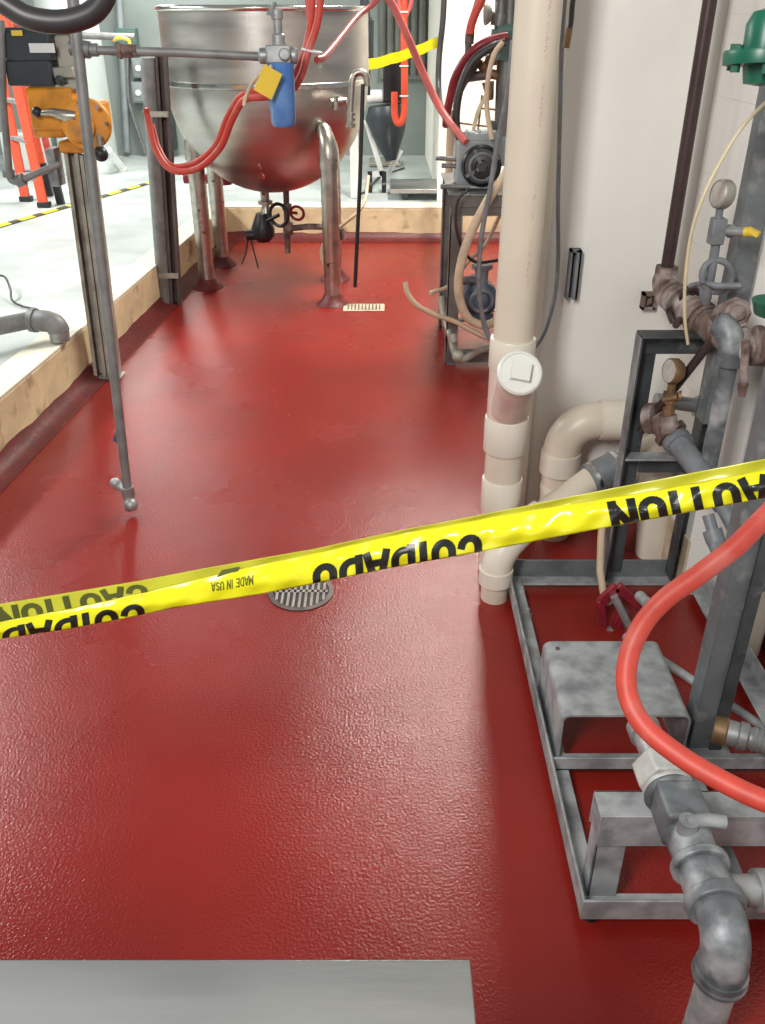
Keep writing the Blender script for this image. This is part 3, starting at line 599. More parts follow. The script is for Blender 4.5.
# valve manifold over bench
vm = thing('valve_manifold', V((.62,4.7,.86)), 'dark upright valve manifold with a green body rising behind the drain stack', 'valve manifold')
YV = 4.75
v = lambda x,y,Y=YV: atY(x,y,Y)
b = B(); b.cyl(v(502,160), v(506,60), .045); b.cyl(v(500,40), v(503,-40), .030); b.cyl(v(508,60), v(512,-40), .035); b.cyl(v(499,26), v(501,14), .042); b.cyl(v(502,140), v(503,120), .06); build('riser', b, 'benchm', vm)
b = B(); b.cyl(v(500,60), v(504,30), .060); b.cyl(v(494,48), v(516,44), .045); b.cyl(v(497,33), v(512,32), .05); build('valve_body', b, 'greenbox', vm)
b = B(); b.lathe(v(484,14), (1,0,.05), [(0,0),(.045,.0),(.05,.01),(.035,.03),(.015,.04),(.015,.12),(0,.12)], 18); build('handwheel', b, 'strut', vm)
b = B(); b.cyl(v(484,72), v(500,76), .022); b.ball(v(484,66), .03); b.cyl(v(486,60), v(497,58), .03); b.cyl(v(488,82), v(490,100), .03, .018); build('brass_valve', b, 'brass', vm)
b = B(); b.cyl(v(468,56), v(469,30), .016); b.cyl(v(469,44), v(470,32), .022); b.sweep([v(470,32),v(471,22),v(476,8),v(481,-10),v(486,-30)], .016); hb = build('feed_hose', b, 'darkstrut', vm)
b = B(); b.cyl(v(462,78), v(476,56), .040); b.cyl(v(464,78), v(492,74), .022); b.cyl(v(458,90), v(470,66), .028); build('wye', b, 'darkstrut', vm)
b = B(); b.cbox(v(508,110), (.07,.05,.16)); b.cbox(v(503,150,4.7), (.12,.1,.14), .3); build('junction', b, 'greybox', vm, .01)
hose('air_hose', [(490,-30,4.7),(483,-4,4.7),(475,14,4.7),(471,26,4.7),(470,34,4.7)], .020, 'redhose', 'red hose dropping from the top edge into the dark manifold coupling')
hose('air_hose', [(508,36,4.66),(494,39,4.66),(478,47,4.66),(465,60,4.68),(455,78,4.7),(450,98,4.72),(447,115,4.75),(446,125,4.8)], .020, 'darkred', 'dark red hose arching left over the manifold against the white wall')
hose('black_hose', [(505,42,4.62),(490,48,4.62),(474,60,4.62),(463,80,4.62),(457,105,4.62),(457,130,4.62),(466,150,4.6)], .019, 'rubber', 'black hose arching beside the dark red one above the bench')
hose('thin_tube', [(503,42,4.55),(494,55,4.55),(488,80,4.55),(487,110,4.55),(492,140,4.5)], .012, 'beigehose', 'tan tube hanging beside the brass valve above the bench', 'tube')
hose('thin_tube', [(486,95,4.7),(478,112,4.7),(472,135,4.7)], .010, 'tubing', 'short curved tan tube over the upper pump', 'tube')
solo('wire_rack', B().cyl(v(460,123), v(500,128), .005).cyl(v(478,108), v(500,110), .005).cyl(v(478,130), v(482,95), .005), 'brass', 'thin brass wires crossing the bright wall above the pump', 'wire')
solo('support_pipe', B().cyl(V((.375,5.2,.0)), V((.375,5.2,1.12)), .022).cyl(V((.44,5.2,0)), V((.44,5.2,1.05)), .018).cyl(V((.375,5.2,1.08)), V((.375,5.2,1.16)), .03), 'beigehose', 'pair of thin cream and brown pipes rising behind the bench back leg', 'pipe')

# ------------------------------------------------------------------ PVC drain stack
SX, SY, SR = .377, 2.43, .0575
st = thing('drain_stack', V((SX,SY,0)), 'tall white plastic drain stack with a round cleanout plug, in front of the wall corner', 'drain pipe')
def zat(x, y, Y): return atY(x, y, Y).z
b = B(); b.lathe((SX,SY,0), (0,0,1), [(0,0),(SR,0),(SR,2.6),(0,2.6)], 40); build('pipe', b, 'pvc', st)
def hub(z0, z1, r=SR+.009):
    b = B(); b.lathe((SX,SY,0), (0,0,1), [(SR,z0),(r-.002,z0),(r,z0+.004),(r,z1-.004),(r-.002,z1),(SR,z1)], 40); return build('coupling', b, 'pvcfit', st)
zf = SY-SR
hub(zat(505,374,zf), zat(508,344,zf)); hub(zat(500,458,zf), zat(500,424,zf)); hub(zat(496,518,zf), zat(496,486,zf), SR+.006)
b = B(); b.lathe((SX,SY,0), (0,0,1), [(SR+.004,zat(500,424,zf)),(SR+.005,zat(500,374,zf))], 40); 
# wye branch towards the viewer
wz = zat(505,412,zf); tipc = atY(519,374,SY-.155)
base = V((SX,SY,wz-.03)); d = (tipc-base).normalized()
b.sweep([base, tipc-d*.01], SR-.003, 32); build('wye', b, 'pinkstain', st, label='wye with pinkish primer stain')
b = B(); cdir = V((0.05,-.80,.60)).normalized(); cc = atY(519,374,SY-.165)
b.lathe(cc, cdir, [(0,-.03),(.058,-.03),(.058,-.004),(.062,-.004),(.063,.012),(.058,.018),(.054,.018),(.052,.014),(0,.014)], 40); cp = build('cleanout_plug', b, 'pvccap', st, label='round white plug')
x_, y_, _ = frame(cdir)
b = B(); b.prism([cc+cdir*.012+x_*p_*math.cos(a_)+y_*p_*math.sin(a_) for p_, a_ in [(.036, math.radians(45+12+90*k)) for k in range(4)]], cdir*.024); build('square_boss', b, 'pvccap', cp)
# pink print on pipe
b = B()
for i in range(330):
    z = .95+i*.0028; 
    if math.sin(i*.09)+math.sin(i*.031+1) < -.2: continue
    if random.random() < .35: continue
    a = math.radians(-72)+random.uniform(-.05,.05); rr = SR+.0006; w = random.uniform(.0015,.004)
    x0 = a-w/SR/2; x1 = a+w/SR/2; h = random.uniform(.0015,.003)
    b.add([(SX+rr*math.cos(x0),SY+rr*math.sin(x0),z),(SX+rr*math.cos(x1),SY+rr*math.sin(x1),z),(SX+rr*math.cos(x1),SY+rr*math.sin(x1),z+h),(SX+rr*math.cos(x0),SY+rr*math.sin(x0),z+h)], [(0,1,2,3)])
build('printed_line', b, 'pink', st, label='faint pink print')
# elbow pipe by wall
EY = 2.655
ez = zat(600,420,EY); ex = atY(558,480,EY-.0).x
ep = thing('drain_elbow', V((ex,EY,0)), 'thick cream plastic pipe elbowing right against the wall behind the rig', 'drain pipe')
pieces('pipe', [B().cyl((ex,EY,0),(ex,EY,ez-.12), .056, n=32), B().cyl((ex+.10,EY,ez),(.944,EY,ez), .056, n=32)], 'pvc', ep)
b = B(); b.sweep([V((ex,EY,ez-.17))]+arc((ex,EY,ez-.13),(ex,EY,ez),(ex+.13,EY,ez),12)+[V((ex+.18,EY,ez))], .062, 32); build('elbow', b, 'pvc', ep)
pieces('coupling', [B().cyl((ex,EY,ez-.19),(ex,EY,ez-.115), .067, n=32), B().cyl((ex+.115,EY,ez),(ex+.19,EY,ez), .067, n=32), B().cyl((ex,EY,ez-.24),(ex,EY,ez-.26), .0585, n=32)], 'pvcfit', ep)
# sloping pipe with rubber coupling
g0 = atZ(494,597,0); g0.z = 0
s0 = g0+V((0,0,.10)); s1 = atY(507,541,2.29); s2 = atY(592,479,2.42); s3 = atY(690,430,2.52)
sl = thing('sloping_drain', g0, 'cream plastic pipe sloping down left beneath the yellow tape into the floor', 'drain pipe')
b = B(); b.cyl(g0, s0, .043, n=28); b.sweep([s1, s2, s3], .043, 28); build('pipe', b, 'pvc', sl)
b = B(); b.sweep([g0+V((0,0,.075))]+arc(s0, s0+V((0,0,.075)), s1.lerp(s2,.18),10)+[s1.lerp(s2,.34)], .048, 28); b.cyl(g0+V((0,0,.06)), g0+V((0,0,.11)), .053, n=28); b.cyl(s1.lerp(s2,.30), s1.lerp(s2,.42), .053, n=28); build('elbow', b, 'pvcfit', sl)
b = B(); d = (s3-s2).normalized(); b.cyl(s2-d*.01, s2+d*.10, .052, n=28); rc = build('rubber_coupling', b, 'greyrub', sl, label='grey rubber coupling')
pieces('hose_clamp', [B().cyl(s2+d*.0, s2+d*.012, .0545, n=28), B().cyl(s2+d*.08, s2+d*.092, .0545, n=28)], 'steelweld', rc)
# cables on wall
hose('cable', [(579,-20,2.6),(573,0,2.6),(571,22,2.6),(569,30,2.6)], .007, 'rubber', 'short black cable hanging from the top edge right of the drain stack', 'cable')
solo('cable_end', B().cyl(atY(569.5,28,2.6), atY(566,48,2.6), .009), 'brass', 'brown tip at the end of the short black cable', 'cable end')
hose('cable', [(566,-20,2.66),(562,40,2.66),(560,110,2.66),(558,200,2.66),(558,260,2.66),(554,300,2.64),(543,335,2.6),(528,354,2.55),(512,362,2.52)], .0065, 'greyrub', 'long thin grey cable looping down the wall to behind the drain stack', 'cable')
# wall strut bracket
wb = thing('wall_bracket', atY(573,298,2.75), 'short dark slotted metal bracket fixed upright on the white wall', 'bracket')
a = atY(565,298,2.735); c = atY(581,249,2.735)
b = B(); b.box((a.x,2.715,a.z),(a.x+.006,2.75,c.z)); b.box((c.x-.006,2.715,a.z),(c.x,2.75,c.z)); b.box((a.x,2.742,a.z),(c.x,2.75,c.z)); b.box((a.x,2.715,c.z-.006),(c.x,2.75,c.z)); b.box((c.x-.016,2.715,a.z),(c.x,2.719,c.z)); build('channel', b, 'greyrub', wb)
b = B(); b.box((a.x+.007,2.738,a.z),(c.x-.017,2.7415,c.z-.01)); build('recess', b, 'dark', wb)
a = atY(640,308,2.74); c = atY(656,292,2.74)
wb = B(); wb.box((a.x,2.72,a.z),(a.x+.008,2.75,c.z)).box((c.x-.008,2.72,a.z),(c.x,2.75,c.z)).box((a.x,2.72,a.z),(c.x,2.75,a.z+.008)).box((a.x,2.72,c.z-.008),(c.x,2.75,c.z)).cyl(((a.x+c.x)/2,2.72,(a.z+c.z)/2),((a.x+c.x)/2,2.75,(a.z+c.z)/2),.008)
solo('wall_anchor', wb, 'rust', 'small square brown anchor on the wall left of the corroded pipes', 'bracket')

# ------------------------------------------------------------------ rig on the right
X0, X1, YB, YF = .395, 1.02, 2.335, 1.115
FZ0, FZ1 = .03, .085
rg = thing('equipment_frame', V(((X0+X1)/2,(YB+YF)/2,0)), 'grey angle-iron equipment frame with upright posts on the red floor at the right', 'frame')
t = .006; w = .05
b = B(); b.box((X0,YF,FZ0),(X0+t,YB,FZ1)); b.box((X0,YF,FZ0),(X0+w,YB,FZ0+t)); build('base_rail', b, 'galvdust', rg, .0015)
b = B(); b.box((X1-t,YF,FZ0),(X1,YB,FZ1)); b.box((X1-w,YF,FZ0),(X1,YB,FZ0+t)); build('base_rail', b, 'galvdust', rg, .0015)
b = B(); b.box((X0+t,YB-t,FZ0),(X1-t,YB,FZ1+.012)); build('base_rail', b, 'frameside', rg, .0015)
b = B(); b.box((X0+w,YB-w,FZ0),(X1-w,YB-t,FZ0+t)); build('base_ledge', b, 'galvdust', rg, .0015)
b = B(); b.box((X0,YF-t,FZ0),(X1,YF,FZ1)); b.box((X0+w,YF,FZ0),(X1-w,YF+w,FZ0+t)); build('base_rail', b, 'galvdust', rg, .0015)
b = B(); b.box((X0+t,1.50,FZ0+t),(X1-t,1.55,FZ0+2*t)); b.box((X0+t,1.50,FZ0+t),(X1-t,1.506,FZ0+.045)); build('cross_rail', b, 'galvdust', rg, .0015)
for (x,y) in ((X0+.03,YF+.03),(X1-.03,YF+.03),(X0+.03,YB-.03),(X1-.03,YB-.03)):
    b = B(); b.cyl((x,y,0),(x,y,FZ0), .022); build('foot', b, 'black', rg)
# back posts
LX = .70; RPX = .905
def lpost(x, y, z0, z1, wx, wy, sx=1):
    b = B(); b.box((x,y,z0),(x+wx,y+.006,z1)); b.box((x if sx>0 else x+wx-.006,y-wy,z0),((x if sx>0 else x+wx-.006)+.006,y+.006,z1)); return b
b = lpost(LX, YB-.012, FZ1-.03, .845, .062, .05); po = build('post', b, 'dark', rg, .0015)
b = B(); b.box((LX-.0015,YB-.062,FZ1-.03),(LX,YB-.006,.845)); build('pale_flange', b, 'galvdust', po)  # thin paler sheet over the left face of the dark post
b = lpost(RPX, YB-.012, FZ1-.03, .845, .062, .05); build('post', b, 'dark', rg, .0015)
b = B(); b.box((RPX-.004,YB-.084,.60),(RPX+.055,YB-.019,1.95)); build('upright', b, 'frameside', rg, .004)
b = B(); b.box((LX,YB-.018,.785),(RPX+.06,YB-.012,.845)); b.box((LX,YB-.07,.845),(RPX+.06,YB-.006,.851)); build('top_bar', b, 'dark', rg, .0015)
b = B(); b.box((LX+.063,YB-.016,.425),(RPX,YB-.010,.475)); b.box((LX+.006,YB-.062,.475),(RPX,YB-.010,.481)); build('middle_bar', b, 'galvdust', rg, .0015)
b = B(); b.box((LX+.063,YB-.022,.418),(RPX,YB-.017,.474)); build('middle_web', b, 'dark', rg)
# front-right post
q = atZ(703,745,.06)
b = B(); b.box((q.x-.036,q.y-.005,.04),(q.x+.036,q.y+.055,1.9)); fp = build('front_post', b, 'frameside', rg, .004)
b = B(); b.box((q.x+.012,q.y-.012,.04),(q.x+.040,q.y-.0055,1.9)); build('post_flange', b, 'dark', fp)
b = B(); b.box((q.x-.06,q.y-.04,FZ0+2*t),(q.x+.06,q.y+.07,.055)); build('post_plate', b, 'galvdust', fp)
# cover plate (inverted U)
bxl = thing('pump_cover', V((.56,1.65,FZ0)), 'bent galvanised cover plate, an inverted U, on the left of the rig frame', 'cover')
cv = []; r = .022; x0, x1, zt = .418, .722, .188
out = [(x0,.04)]+[(x0+r-r*math.cos(a), zt-r+r*math.sin(a)) for a in [math.pi/2*k/5 for k in range(6)]]+[(x1-r+r*math.sin(a), zt-r+r*math.cos(a)) for a in [math.pi/2*k/5 for k in range(6)]]+[(x1,.04)]
inn = [(x1-.006,.04)]+[(x1-r+(r-.006)*math.sin(a), zt-r+(r-.006)*math.cos(a)) for a in [math.pi/2*k/5 for k in range(5,-1,-1)]]+[(x0+r-(r-.006)*math.cos(a), zt-r+(r-.006)*math.sin(a)) for a in [math.pi/2*k/5 for k in range(5,-1,-1)]]+[(x0+.006,.04)]
poly = out+inn
b = B(); n = len(out)
vs = [V((x,1.525,z)) for x,z in out]+[V((x,1.525,z)) for x,z in reversed(inn)]+[V((x,1.80,z)) for x,z in out]+[V((x,1.80,z)) for x,z in reversed(inn)]
fs = []
for i in range(n-1):
    fs += [(i,i+1,n+i+1,n+i),(2*n+i,3*n+i,3*n+i+1,2*n+i+1),(i,2*n+i,2*n+i+1,i+1),(n+i,n+i+1,3*n+i+1,3*n+i)]
fs += [(0,n,3*n,2*n),(n-1,2*n-1+0,4*n-1,3*n-1)]
b.add(vs, fs); build('plate', b, 'galvdust', bxl)
b = B()
for x, y in ((.45,1.77),): b.cyl((x,y,zt-.001),(x,y,zt+.002), .006, n=10)
build('bolt', b, 'iron', bxl)
# front support saddle
sd = thing('pipe_support', V((.64,1.19,FZ0)), 'dusty channel beam on two legs holding the big front pipe', 'support')
b = B(); b.box((.415,1.155,.272),(1.0,1.215,.279)); b.box((.415,1.150,.195),(1.0,1.157,.279)); b.box((.415,1.209,.195),(1.0,1.215,.279)); build('beam', b, 'galvdust', sd, .002)
for x in (.418, .80):
    b = B(); b.box((x,1.158,FZ0+.006),(x+.06,1.164,.272)); b.box((x,1.158,FZ0+.006),(x+.006,1.208,.272)); build('leg', b, 'galvdust', sd, .002)
# big pipe assembly
ax = .531; az = .345
pa = thing('valve_pipe', V((ax,.86,0)), 'thick grey pipe with hex union, valve body and elbow, running to the bottom right', 'pipe assembly')
P_ = lambda y, dz=0: V((ax+(1.27-y)*.03, y, az+dz))
b = B(); b.sweep([P_(1.315), P_(1.20)], .027, 24); b.cyl(P_(1.325), P_(1.295), .033, n=24); build('end_nipple', b, 'galv', pa)
b = B(); b.cyl(P_(1.222), P_(1.165), .053, n=6); b.cyl(P_(1.165), P_(1.15), .045, n=24); build('hex_union', b, 'hexnut', pa, .005, label='pale hex nut')
b = B(); b.cyl(P_(1.152), P_(1.135), .050, n=24); b.cyl(P_(1.14), P_(1.0), .038, n=24); b.cbox(P_(1.095,.008), (.078,.085,.080)); b.cyl(P_(1.07), P_(.99), .042, .038, n=24); vb = build('valve_body', b, 'greypipe', pa, .008)
b = B(); c = P_(1.035,.050); b.cyl(c+V((-.012,0,-.025)), c+V((-.012,0,.008)), .017); b.sweep([c+V((-.016,0,.004)), c+V((.02,.002,.006)), c+V((.05,.0,.002))], [.010,.012,.012]); build('handle', b, 'galvdust', vb)
b = B(); b.cyl(P_(.995), P_(.98), .050, n=24); b.cyl(P_(.982), P_(.915), .040, .044, n=24); b.cyl(P_(.928), P_(.905), .049, n=24); build('coupling', b, 'greypipe', pa, .003)
e = P_(.85); b = B(); b.sweep([P_(.915)]+arc(P_(.895), e, e+V((0,0,-.072)),10)+[e+V((0,0,-.092))], .0385, 28); b.torus(e+V((0,0,-.087)), (0,0,1), .036, .008, 28); b.cyl(e+V((0,0,-.070)), e+V((0,0,-.096)), .042, n=28); build('elbow', b, 'greypipe', pa)
b = B(); b.cyl(e+V((0,0,-.09)), V((e.x,e.y,0.0)), .032, n=28); build('down_pipe', b, 'galvdust', pa)
# side branch bottom right
b = B(); y = .955; b.cyl(P_(y)+V((.03,0,-.02)), P_(y)+V((.40,0,-.02)), .026, n=20); b.cyl(P_(y)+V((.085,0,-.02)), P_(y)+V((.115,0,-.02)), .035, n=20); b.cyl(P_(y)+V((.135,0,-.02)), P_(y)+V((.15,0,-.02)), .034, n=20); build('side_branch', b, 'galv', pa)
b = B(); b.cbox(V((.665,1.25,.17)), (.05,.30,.012), .10, .2); solo('brace_strap', b, 'galvdust', 'flat dusty strap slanting under the front beam right of the valve', 'strap', bevel=.002)

# red clamp tool + conduit
ct = thing('red_clamp', atZ(615,620,.04), 'dark red pipe clamp fastened to a thin pinkish pipe inside the frame', 'clamp')
YR = 2.12
r_ = lambda x,y,Y=YR: atY(x,y,Y)
b = B()
b.bar(r_(601,602), r_(617,586), .03,.02,(0,1,0)); b.bar(r_(617,586), r_(640,606), .03,.02,(0,1,0)); b.bar(r_(602,616), r_(608,640), .02,.02,(0,1,0)); b.bar(r_(608,640), r_(624,612), .028,.02,(0,1,0)); b.bar(r_(626,610), r_(616,634), .02,.03,(0,1,0)); b.bar(r_(600,600), r_(603,618), .02,.02,(0,1,0))
build('jaw', b, 'redpaint', ct, .003)
b = B(); b.cyl(r_(614,596,2.10), r_(634,636,2.08), .012); b.cyl(r_(608,628,2.10), r_(622,644,2.08), .010); build('screw', b, 'galv', ct)
solo('thin_pipe', B().sweep([atY(604,505,2.25),atY(601,540,2.22),atY(600,570,2.19),atY(603,592,2.16),atY(610,604,2.14)], .011), 'beigehose', 'thin pinkish pipe rising beside the left frame post', 'pipe')
solo('thin_pipe', B().cyl(atY(625,636,2.05), atY(790,745,1.62), .013).cyl(atY(640,596,2.06), atY(648,604,2.0), .016), 'galvdust', 'dusty diagonal conduit slanting down right across the rig frame', 'pipe')
# threaded nipple
tn = thing('pipe_nipple', atZ(725,735,.10), 'open-ended threaded brass and steel nipple low at the right edge', 'pipe fitting')
a = atZ(713,728,.13); c = atZ(800,752,.13)
d = (c-a).normalized()
b = B(); b.lathe(a, d, [(.020,.03),(.022,.0),(.034,.0),(.036,.004),(.036,.028),(.030,.032)], 24); build('mouth', b, 'brass', tn)
b = B(); b.lathe(a, d, [(.0,.03),(.030,.03),(.030,.055),(.034,.058),(.034,.075),(.026,.08)]+[(.026+.004*(k%2), .085+k*.006) for k in range(12)]+[(.026,.3),(0,.3)], 24); build('thread', b, 'galv', tn)

# corroded manifold & riser
MZ = .93
m0 = V((.843,2.6,MZ)); m1 = V((.90,2.02,MZ-.01))
mr = V((.83,2.52,MZ))
mf = thing('corroded_manifold', V((.86,2.3,.85)), 'corroded brown pipe manifold with flanges on the rig top bar below the dark riser', 'pipe manifold')
top = atY(668,262,2.58); rp = atY(663,288,2.55); mid = atY(705,322,2.34); end = atY(742,345,2.12); end2 = atY(800,352,2.0)
b = B(); b.cyl(top+V((0,0,-.05)), top+V((0,0,2.0)), .0185, n=20); build('riser', b, 'brownpipe', mf, label='dark brown riser pipe')
b = B(); b.cyl(top+V((0,0,-.045)), top+V((0,0,-.012)), .034, n=8); b.cyl(top+V((0,0,-.06)), top+V((0,0,-.03)), .026); b.sweep(arc(top+V((0,0,-.05)), rp+V((0,0,-.01)), rp.lerp(mid,.3),8), .036, 20); build('riser_elbow', b, 'rust', mf)
b = B(); d = (mid-rp).normalized(); b.cyl(rp.lerp(mid,.1), mid, .034, n=24); L = (mid-rp).length
for t_, rr, ww in ((.15,.044,.02),(.34,.046,.022),(.62,.043,.05),(.86,.050,.018),(.98,.050,.016)): c = rp+d*(L*t_); b.cyl(c, c+d*ww, rr, n=24)
build('run', b, 'rust', mf)
b = B(); b.cyl(mid, end, .043, n=24); b.cyl(end.lerp(end2,-.0), end2, .036, n=20); c = atY(736,313,2.14); b.cyl(c+V((0,.06,-.03)), c, .040, n=8); b.lathe(c, (-.1,-1,.3), [(0,.02),(.018,.02),(.022,.008),(.030,.006),(.036,-.01),(.036,-.03),(0,-.03)], 20); build('tee', b, 'rust', mf)
b = B(); c = atY(738,350,2.10); d2 = (end2-end).normalized(); b.cyl(c, c+d2*.01+V((.12,-.03,.0)), .036, n=20); b.cyl(atY(755,345,2.06), atY(760,345,2.06), .048, n=20); build('right_branch', b, 'rust', mf)
b = B(); c = atY(733,335,2.10); b.sweep(arc(c+V((-.02,.04,.015)), c+V((.0,-.005,.01)), c+V((.003,-.005,-.06)),8), .032, 24); b.cyl(c+V((.003,-.005,-.05)), c+V((.003,-.005,-.075)), .035, n=24); b.cyl(c+V((.003,-.005,-.07)), c+V((.005,-.005,-.36)), .022, n=20); build('grey_elbow', b, 'greypipe', mf, label='grey elbow and drop pipe')
b = B(); b.cyl(atY(682,318,2.4), atY(676,325,2.33), .010); b.sweep([atY(668,300,2.5),atY(670,312,2.46),atY(674,322,2.44)], .012); b.torus(atY(690,296,2.42), (0,1,.2), .022, .009); b.cyl(atY(690,296,2.42), atY(698,305,2.38), .010); build('handle', b, 'brownpipe', mf)
b = B(); b.cyl(atY(746,340,2.03), atY(743,386,2.03), .010); b.cyl(atY(743,384,2.03), atY(742,396,2.03), .013, .008); build('drip_leg', b, 'rust', mf)
# upper gauge
ug = thing('pressure_gauge', atY(714,300,2.2), 'upper pressure gauge on a grey stem with a yellow-handled valve', 'gauge')
b = B(); c = atY(722,194,2.2); b.lathe(c, (-.97,-.22,.12), [(0,-.018),(.030,-.018),(.034,-.012),(.034,.010),(.030,.014)], 28); build('case', b, 'strut', ug)
b = B(); b.lathe(c, (-.97,-.22,.12), [(0,.011),(.031,.011)], 28); build('dial', b, 'glass', ug)
b = B(); b.cyl(atY(720,208,2.2), atY(718,222,2.2), .009); b.cbox(atY(717,231,2.2), (.034,.034,.062)); b.sweep([atY(716,243,2.2), atY(712,268,2.2), atY(709,285,2.2), atY(706,304,2.22)], .0115); build('stem', b, 'greyrub', ug, .003)
b = B(); b.cyl(atY(722,231,2.2), atY(745,232,2.16), .011); b.cyl(atY(728,231,2.2), atY(733,231,2.2), .016); build('side_valve', b, 'galv', ug)
b = B(); b.cyl(atY(744,232,2.16), atY(752,232,2.15), .011); b.bar(atY(748,229,2.15), atY(759,235,2.13), .014, .012); build('lever', b, 'tagyellow', ug, label='yellow lever')
b = B(); b.sweep([atY(703,300,2.22), atY(702,284,2.22)]+[atY(717+15*math.cos(a), 276-16*math.sin(a), 2.20-.01*a/6) for a in [math.pi*1.1-k*math.pi/9 for k in range(19)]]+[atY(716,286,2.17), atY(742,286,2.14)], .0085, 12); build('pigtail', b, 'greyrub', ug)
solo('valve_rod', B().cyl(atY(690,286,2.25), atY(703,283,2.22), .007), 'greyrub', 'short grey rod joined to the coiled gauge siphon', 'rod')
# lower gauge
lg = thing('pressure_gauge', atY(668,430,2.22), 'lower brass-backed gauge under the rig top bar', 'gauge')
b = B(); c = atY(673,371,2.21); b.lathe(c, (-.95,-.25,.1), [(0,-.024),(.026,-.022),(.034,-.010),(.034,.010),(.031,.014)], 28); build('case', b, 'brass', lg)
b = B(); b.lathe(c, (-.95,-.25,.1), [(0,.012),(.031,.0125)], 28); build('dial', b, 'glass', lg)
b = B(); b.cyl(atY(672,383,2.21), atY(669,412,2.21), .011); b.cyl(atY(671,392,2.21), atY(670,402,2.21), .020, n=6); b.cyl(atY(669,408,2.21), atY(668,418,2.21), .017, n=6); b.cyl(atY(663,400,2.21), atY(678,397,2.19), .009); b.lathe(atY(680,396,2.19), (1,-.3,.1), [(0,-.004),(.014,-.004),(.014,.004),(0,.004)], 12); build('brass_cock', b, 'brass', lg)
# grey pipe run from tee toward viewer
gp = thing('grey_pipe_run', atY(690,450,2.2), 'grey pipe run with a brass-ringed tee sloping from the lower gauge towards the right', 'pipe')
a = atY(658,418,2.26); c1 = atY(676,440,2.2); c2 = atY(705,478,2.05); c3 = atY(722,506,1.95); c4 = atY(744,545,1.85)
b = B(); b.cyl(a, a.lerp(c1,.9), .036, n=20); b.cyl(a+V((-.02,.02,-.01)), a, .044, n=20); b.cyl(a.lerp(c1,.6), a.lerp(c1,.8), .046, n=20); b.cyl(atY(668,432,2.2)+V((0,0,0)), atY(668,415,2.21), .024); build('tee', b, 'rust', gp)
b = B(); b.cyl(a.lerp(c1,.85), c2, .031, n=24); b.cyl(c1, c1.lerp(c2,.15), .040, n=24); b.cyl(c2, c3, .027, .024, n=24); build('pipe', b, 'greyrub', gp)
b = B(); b.cyl(c3, c4, .018, n=20); b.cyl(atY(712,530,1.9), atY(716,542,1.88), .024, n=20); b.cyl(atY(708,515,1.93), atY(717,545,1.88), .015); b.cyl(atY(716,542,1.88), atY(722,556,1.84), .022, n=12); build('small_valve', b, 'greyrub', gp)
solo('diagonal_bar', B().cyl(atY(722,328,2.22), atY(640,432,2.28), .012), 'brownpipe', 'dark brown rod slanting from the manifold down to the left frame post', 'rod')
solo('cross_conduit', B().cyl(atY(655,400,2.36), atY(700,406,2.36), .021).sweep(arc(atY(698,406,2.36), atY(714,406,2.36), atY(714,388,2.36),6)+[atY(717,345,2.36)], .023).cyl(atY(695,406,2.36), atY(702,407,2.36), .030), 'galv', 'pale grey pipe elbowing up behind the right frame post', 'pipe')
solo('wall_pipe', B().sweep([V((.92,2.52,.0)), V((.90,2.52,.22))]+arc((.90,2.52,.28),(.90,2.52,.40),(.86,2.58,.45),6), .052, 24).cyl((.90,2.52,.24),(.90,2.52,.31),.06), 'pvcfit', 'white plastic bend by the wall seen between the frame posts', 'drain pipe')
# fittings at right edge
rf = thing('union_valve', atY(755,560,1.75), 'cluster of grey hex fittings at the right edge behind the red hose', 'pipe fitting')
b = B(); b.cyl(atY(740,540,1.75), atY(800,575,1.72), .034, n=8); b.cyl(atY(757,553,1.74), atY(772,562,1.73), .046, n=6); b.cyl(atY(748,565,1.74), atY(765,590,1.7), .03, n=8); build('hex_body', b, 'greyrub', rf, .003)
b = B(); b.cyl(atY(765,538,1.74), atY(775,548,1.72), .030, n=8); build('brass_ring', b, 'brass', rf)
solo('white_cask', B().lathe(V((1.03,1.98,.0)), (0,0,1), [(0,.0),(.045,.0),(.050,.02),(.050,.26),(.044,.30),(.02,.34),(0,.34)], 28), 'pvcfit', 'white rounded canister by the right wall beyond the red hose', 'canister')
# green valves
gv = thing('green_valve', atY(765,60,1.9), 'green flanged valve at the top right corner', 'valve')
b = B(); c = atY(764,54,1.85); b.lathe(c, (0,.1,1), [(0,-.055),(.03,-.05),(.035,-.02),(.072,-.018),(.074,.0),(.072,.006),(.04,.008),(.04,.05),(.03,.07),(0,.078)], 28); build('body', b, 'greenp', gv)
b = B()
for k in range(6):
    an = k*math.pi/3+.3; p = c+V((math.cos(an)*.058,math.sin(an)*.058,0)); b.cyl(p+V((0,0,-.03)), p+V((0,0,.016)), .009, n=6)
build('bolt', b, 'greenp', gv)
gv = thing('green_valve', atY(768,300,1.9), 'dark green valve body at the right edge level with the gauges', 'valve')
b = B(); c = atY(790,260,1.9); b.lathe(c, (0,0,1), [(0,-.12),(.05,-.12),(.06,-.09),(.03,-.08),(.03,.0),(.038,.06),(.03,.09),(0,.09)], 24); build('body', b, 'greenp', gv)
b = B(); b.cyl(c+V((-.05,0,-.10)), c+V((-.02,0,-.10)), .018, n=8); build('flange', b, 'greenp', gv)
solo('wall_conduit', B().cyl(V((1.06,2.24,.0)), V((1.06,2.24,2.2)), .028), 'whitep', 'white vertical pipe beside the tall grey frame upright', 'pipe')
hose('capillary_tube', [(790,85,2.1),(765,103,2.1),(740,130,2.1),(716,170,2.1),(700,205,2.1),(690,240,2.12),(685,285,2.14),(685,320,2.16),(688,344,2.18)], .0042, 'tubing', 'thin yellowish tube curving from the right edge down past the manifold', 'tube')
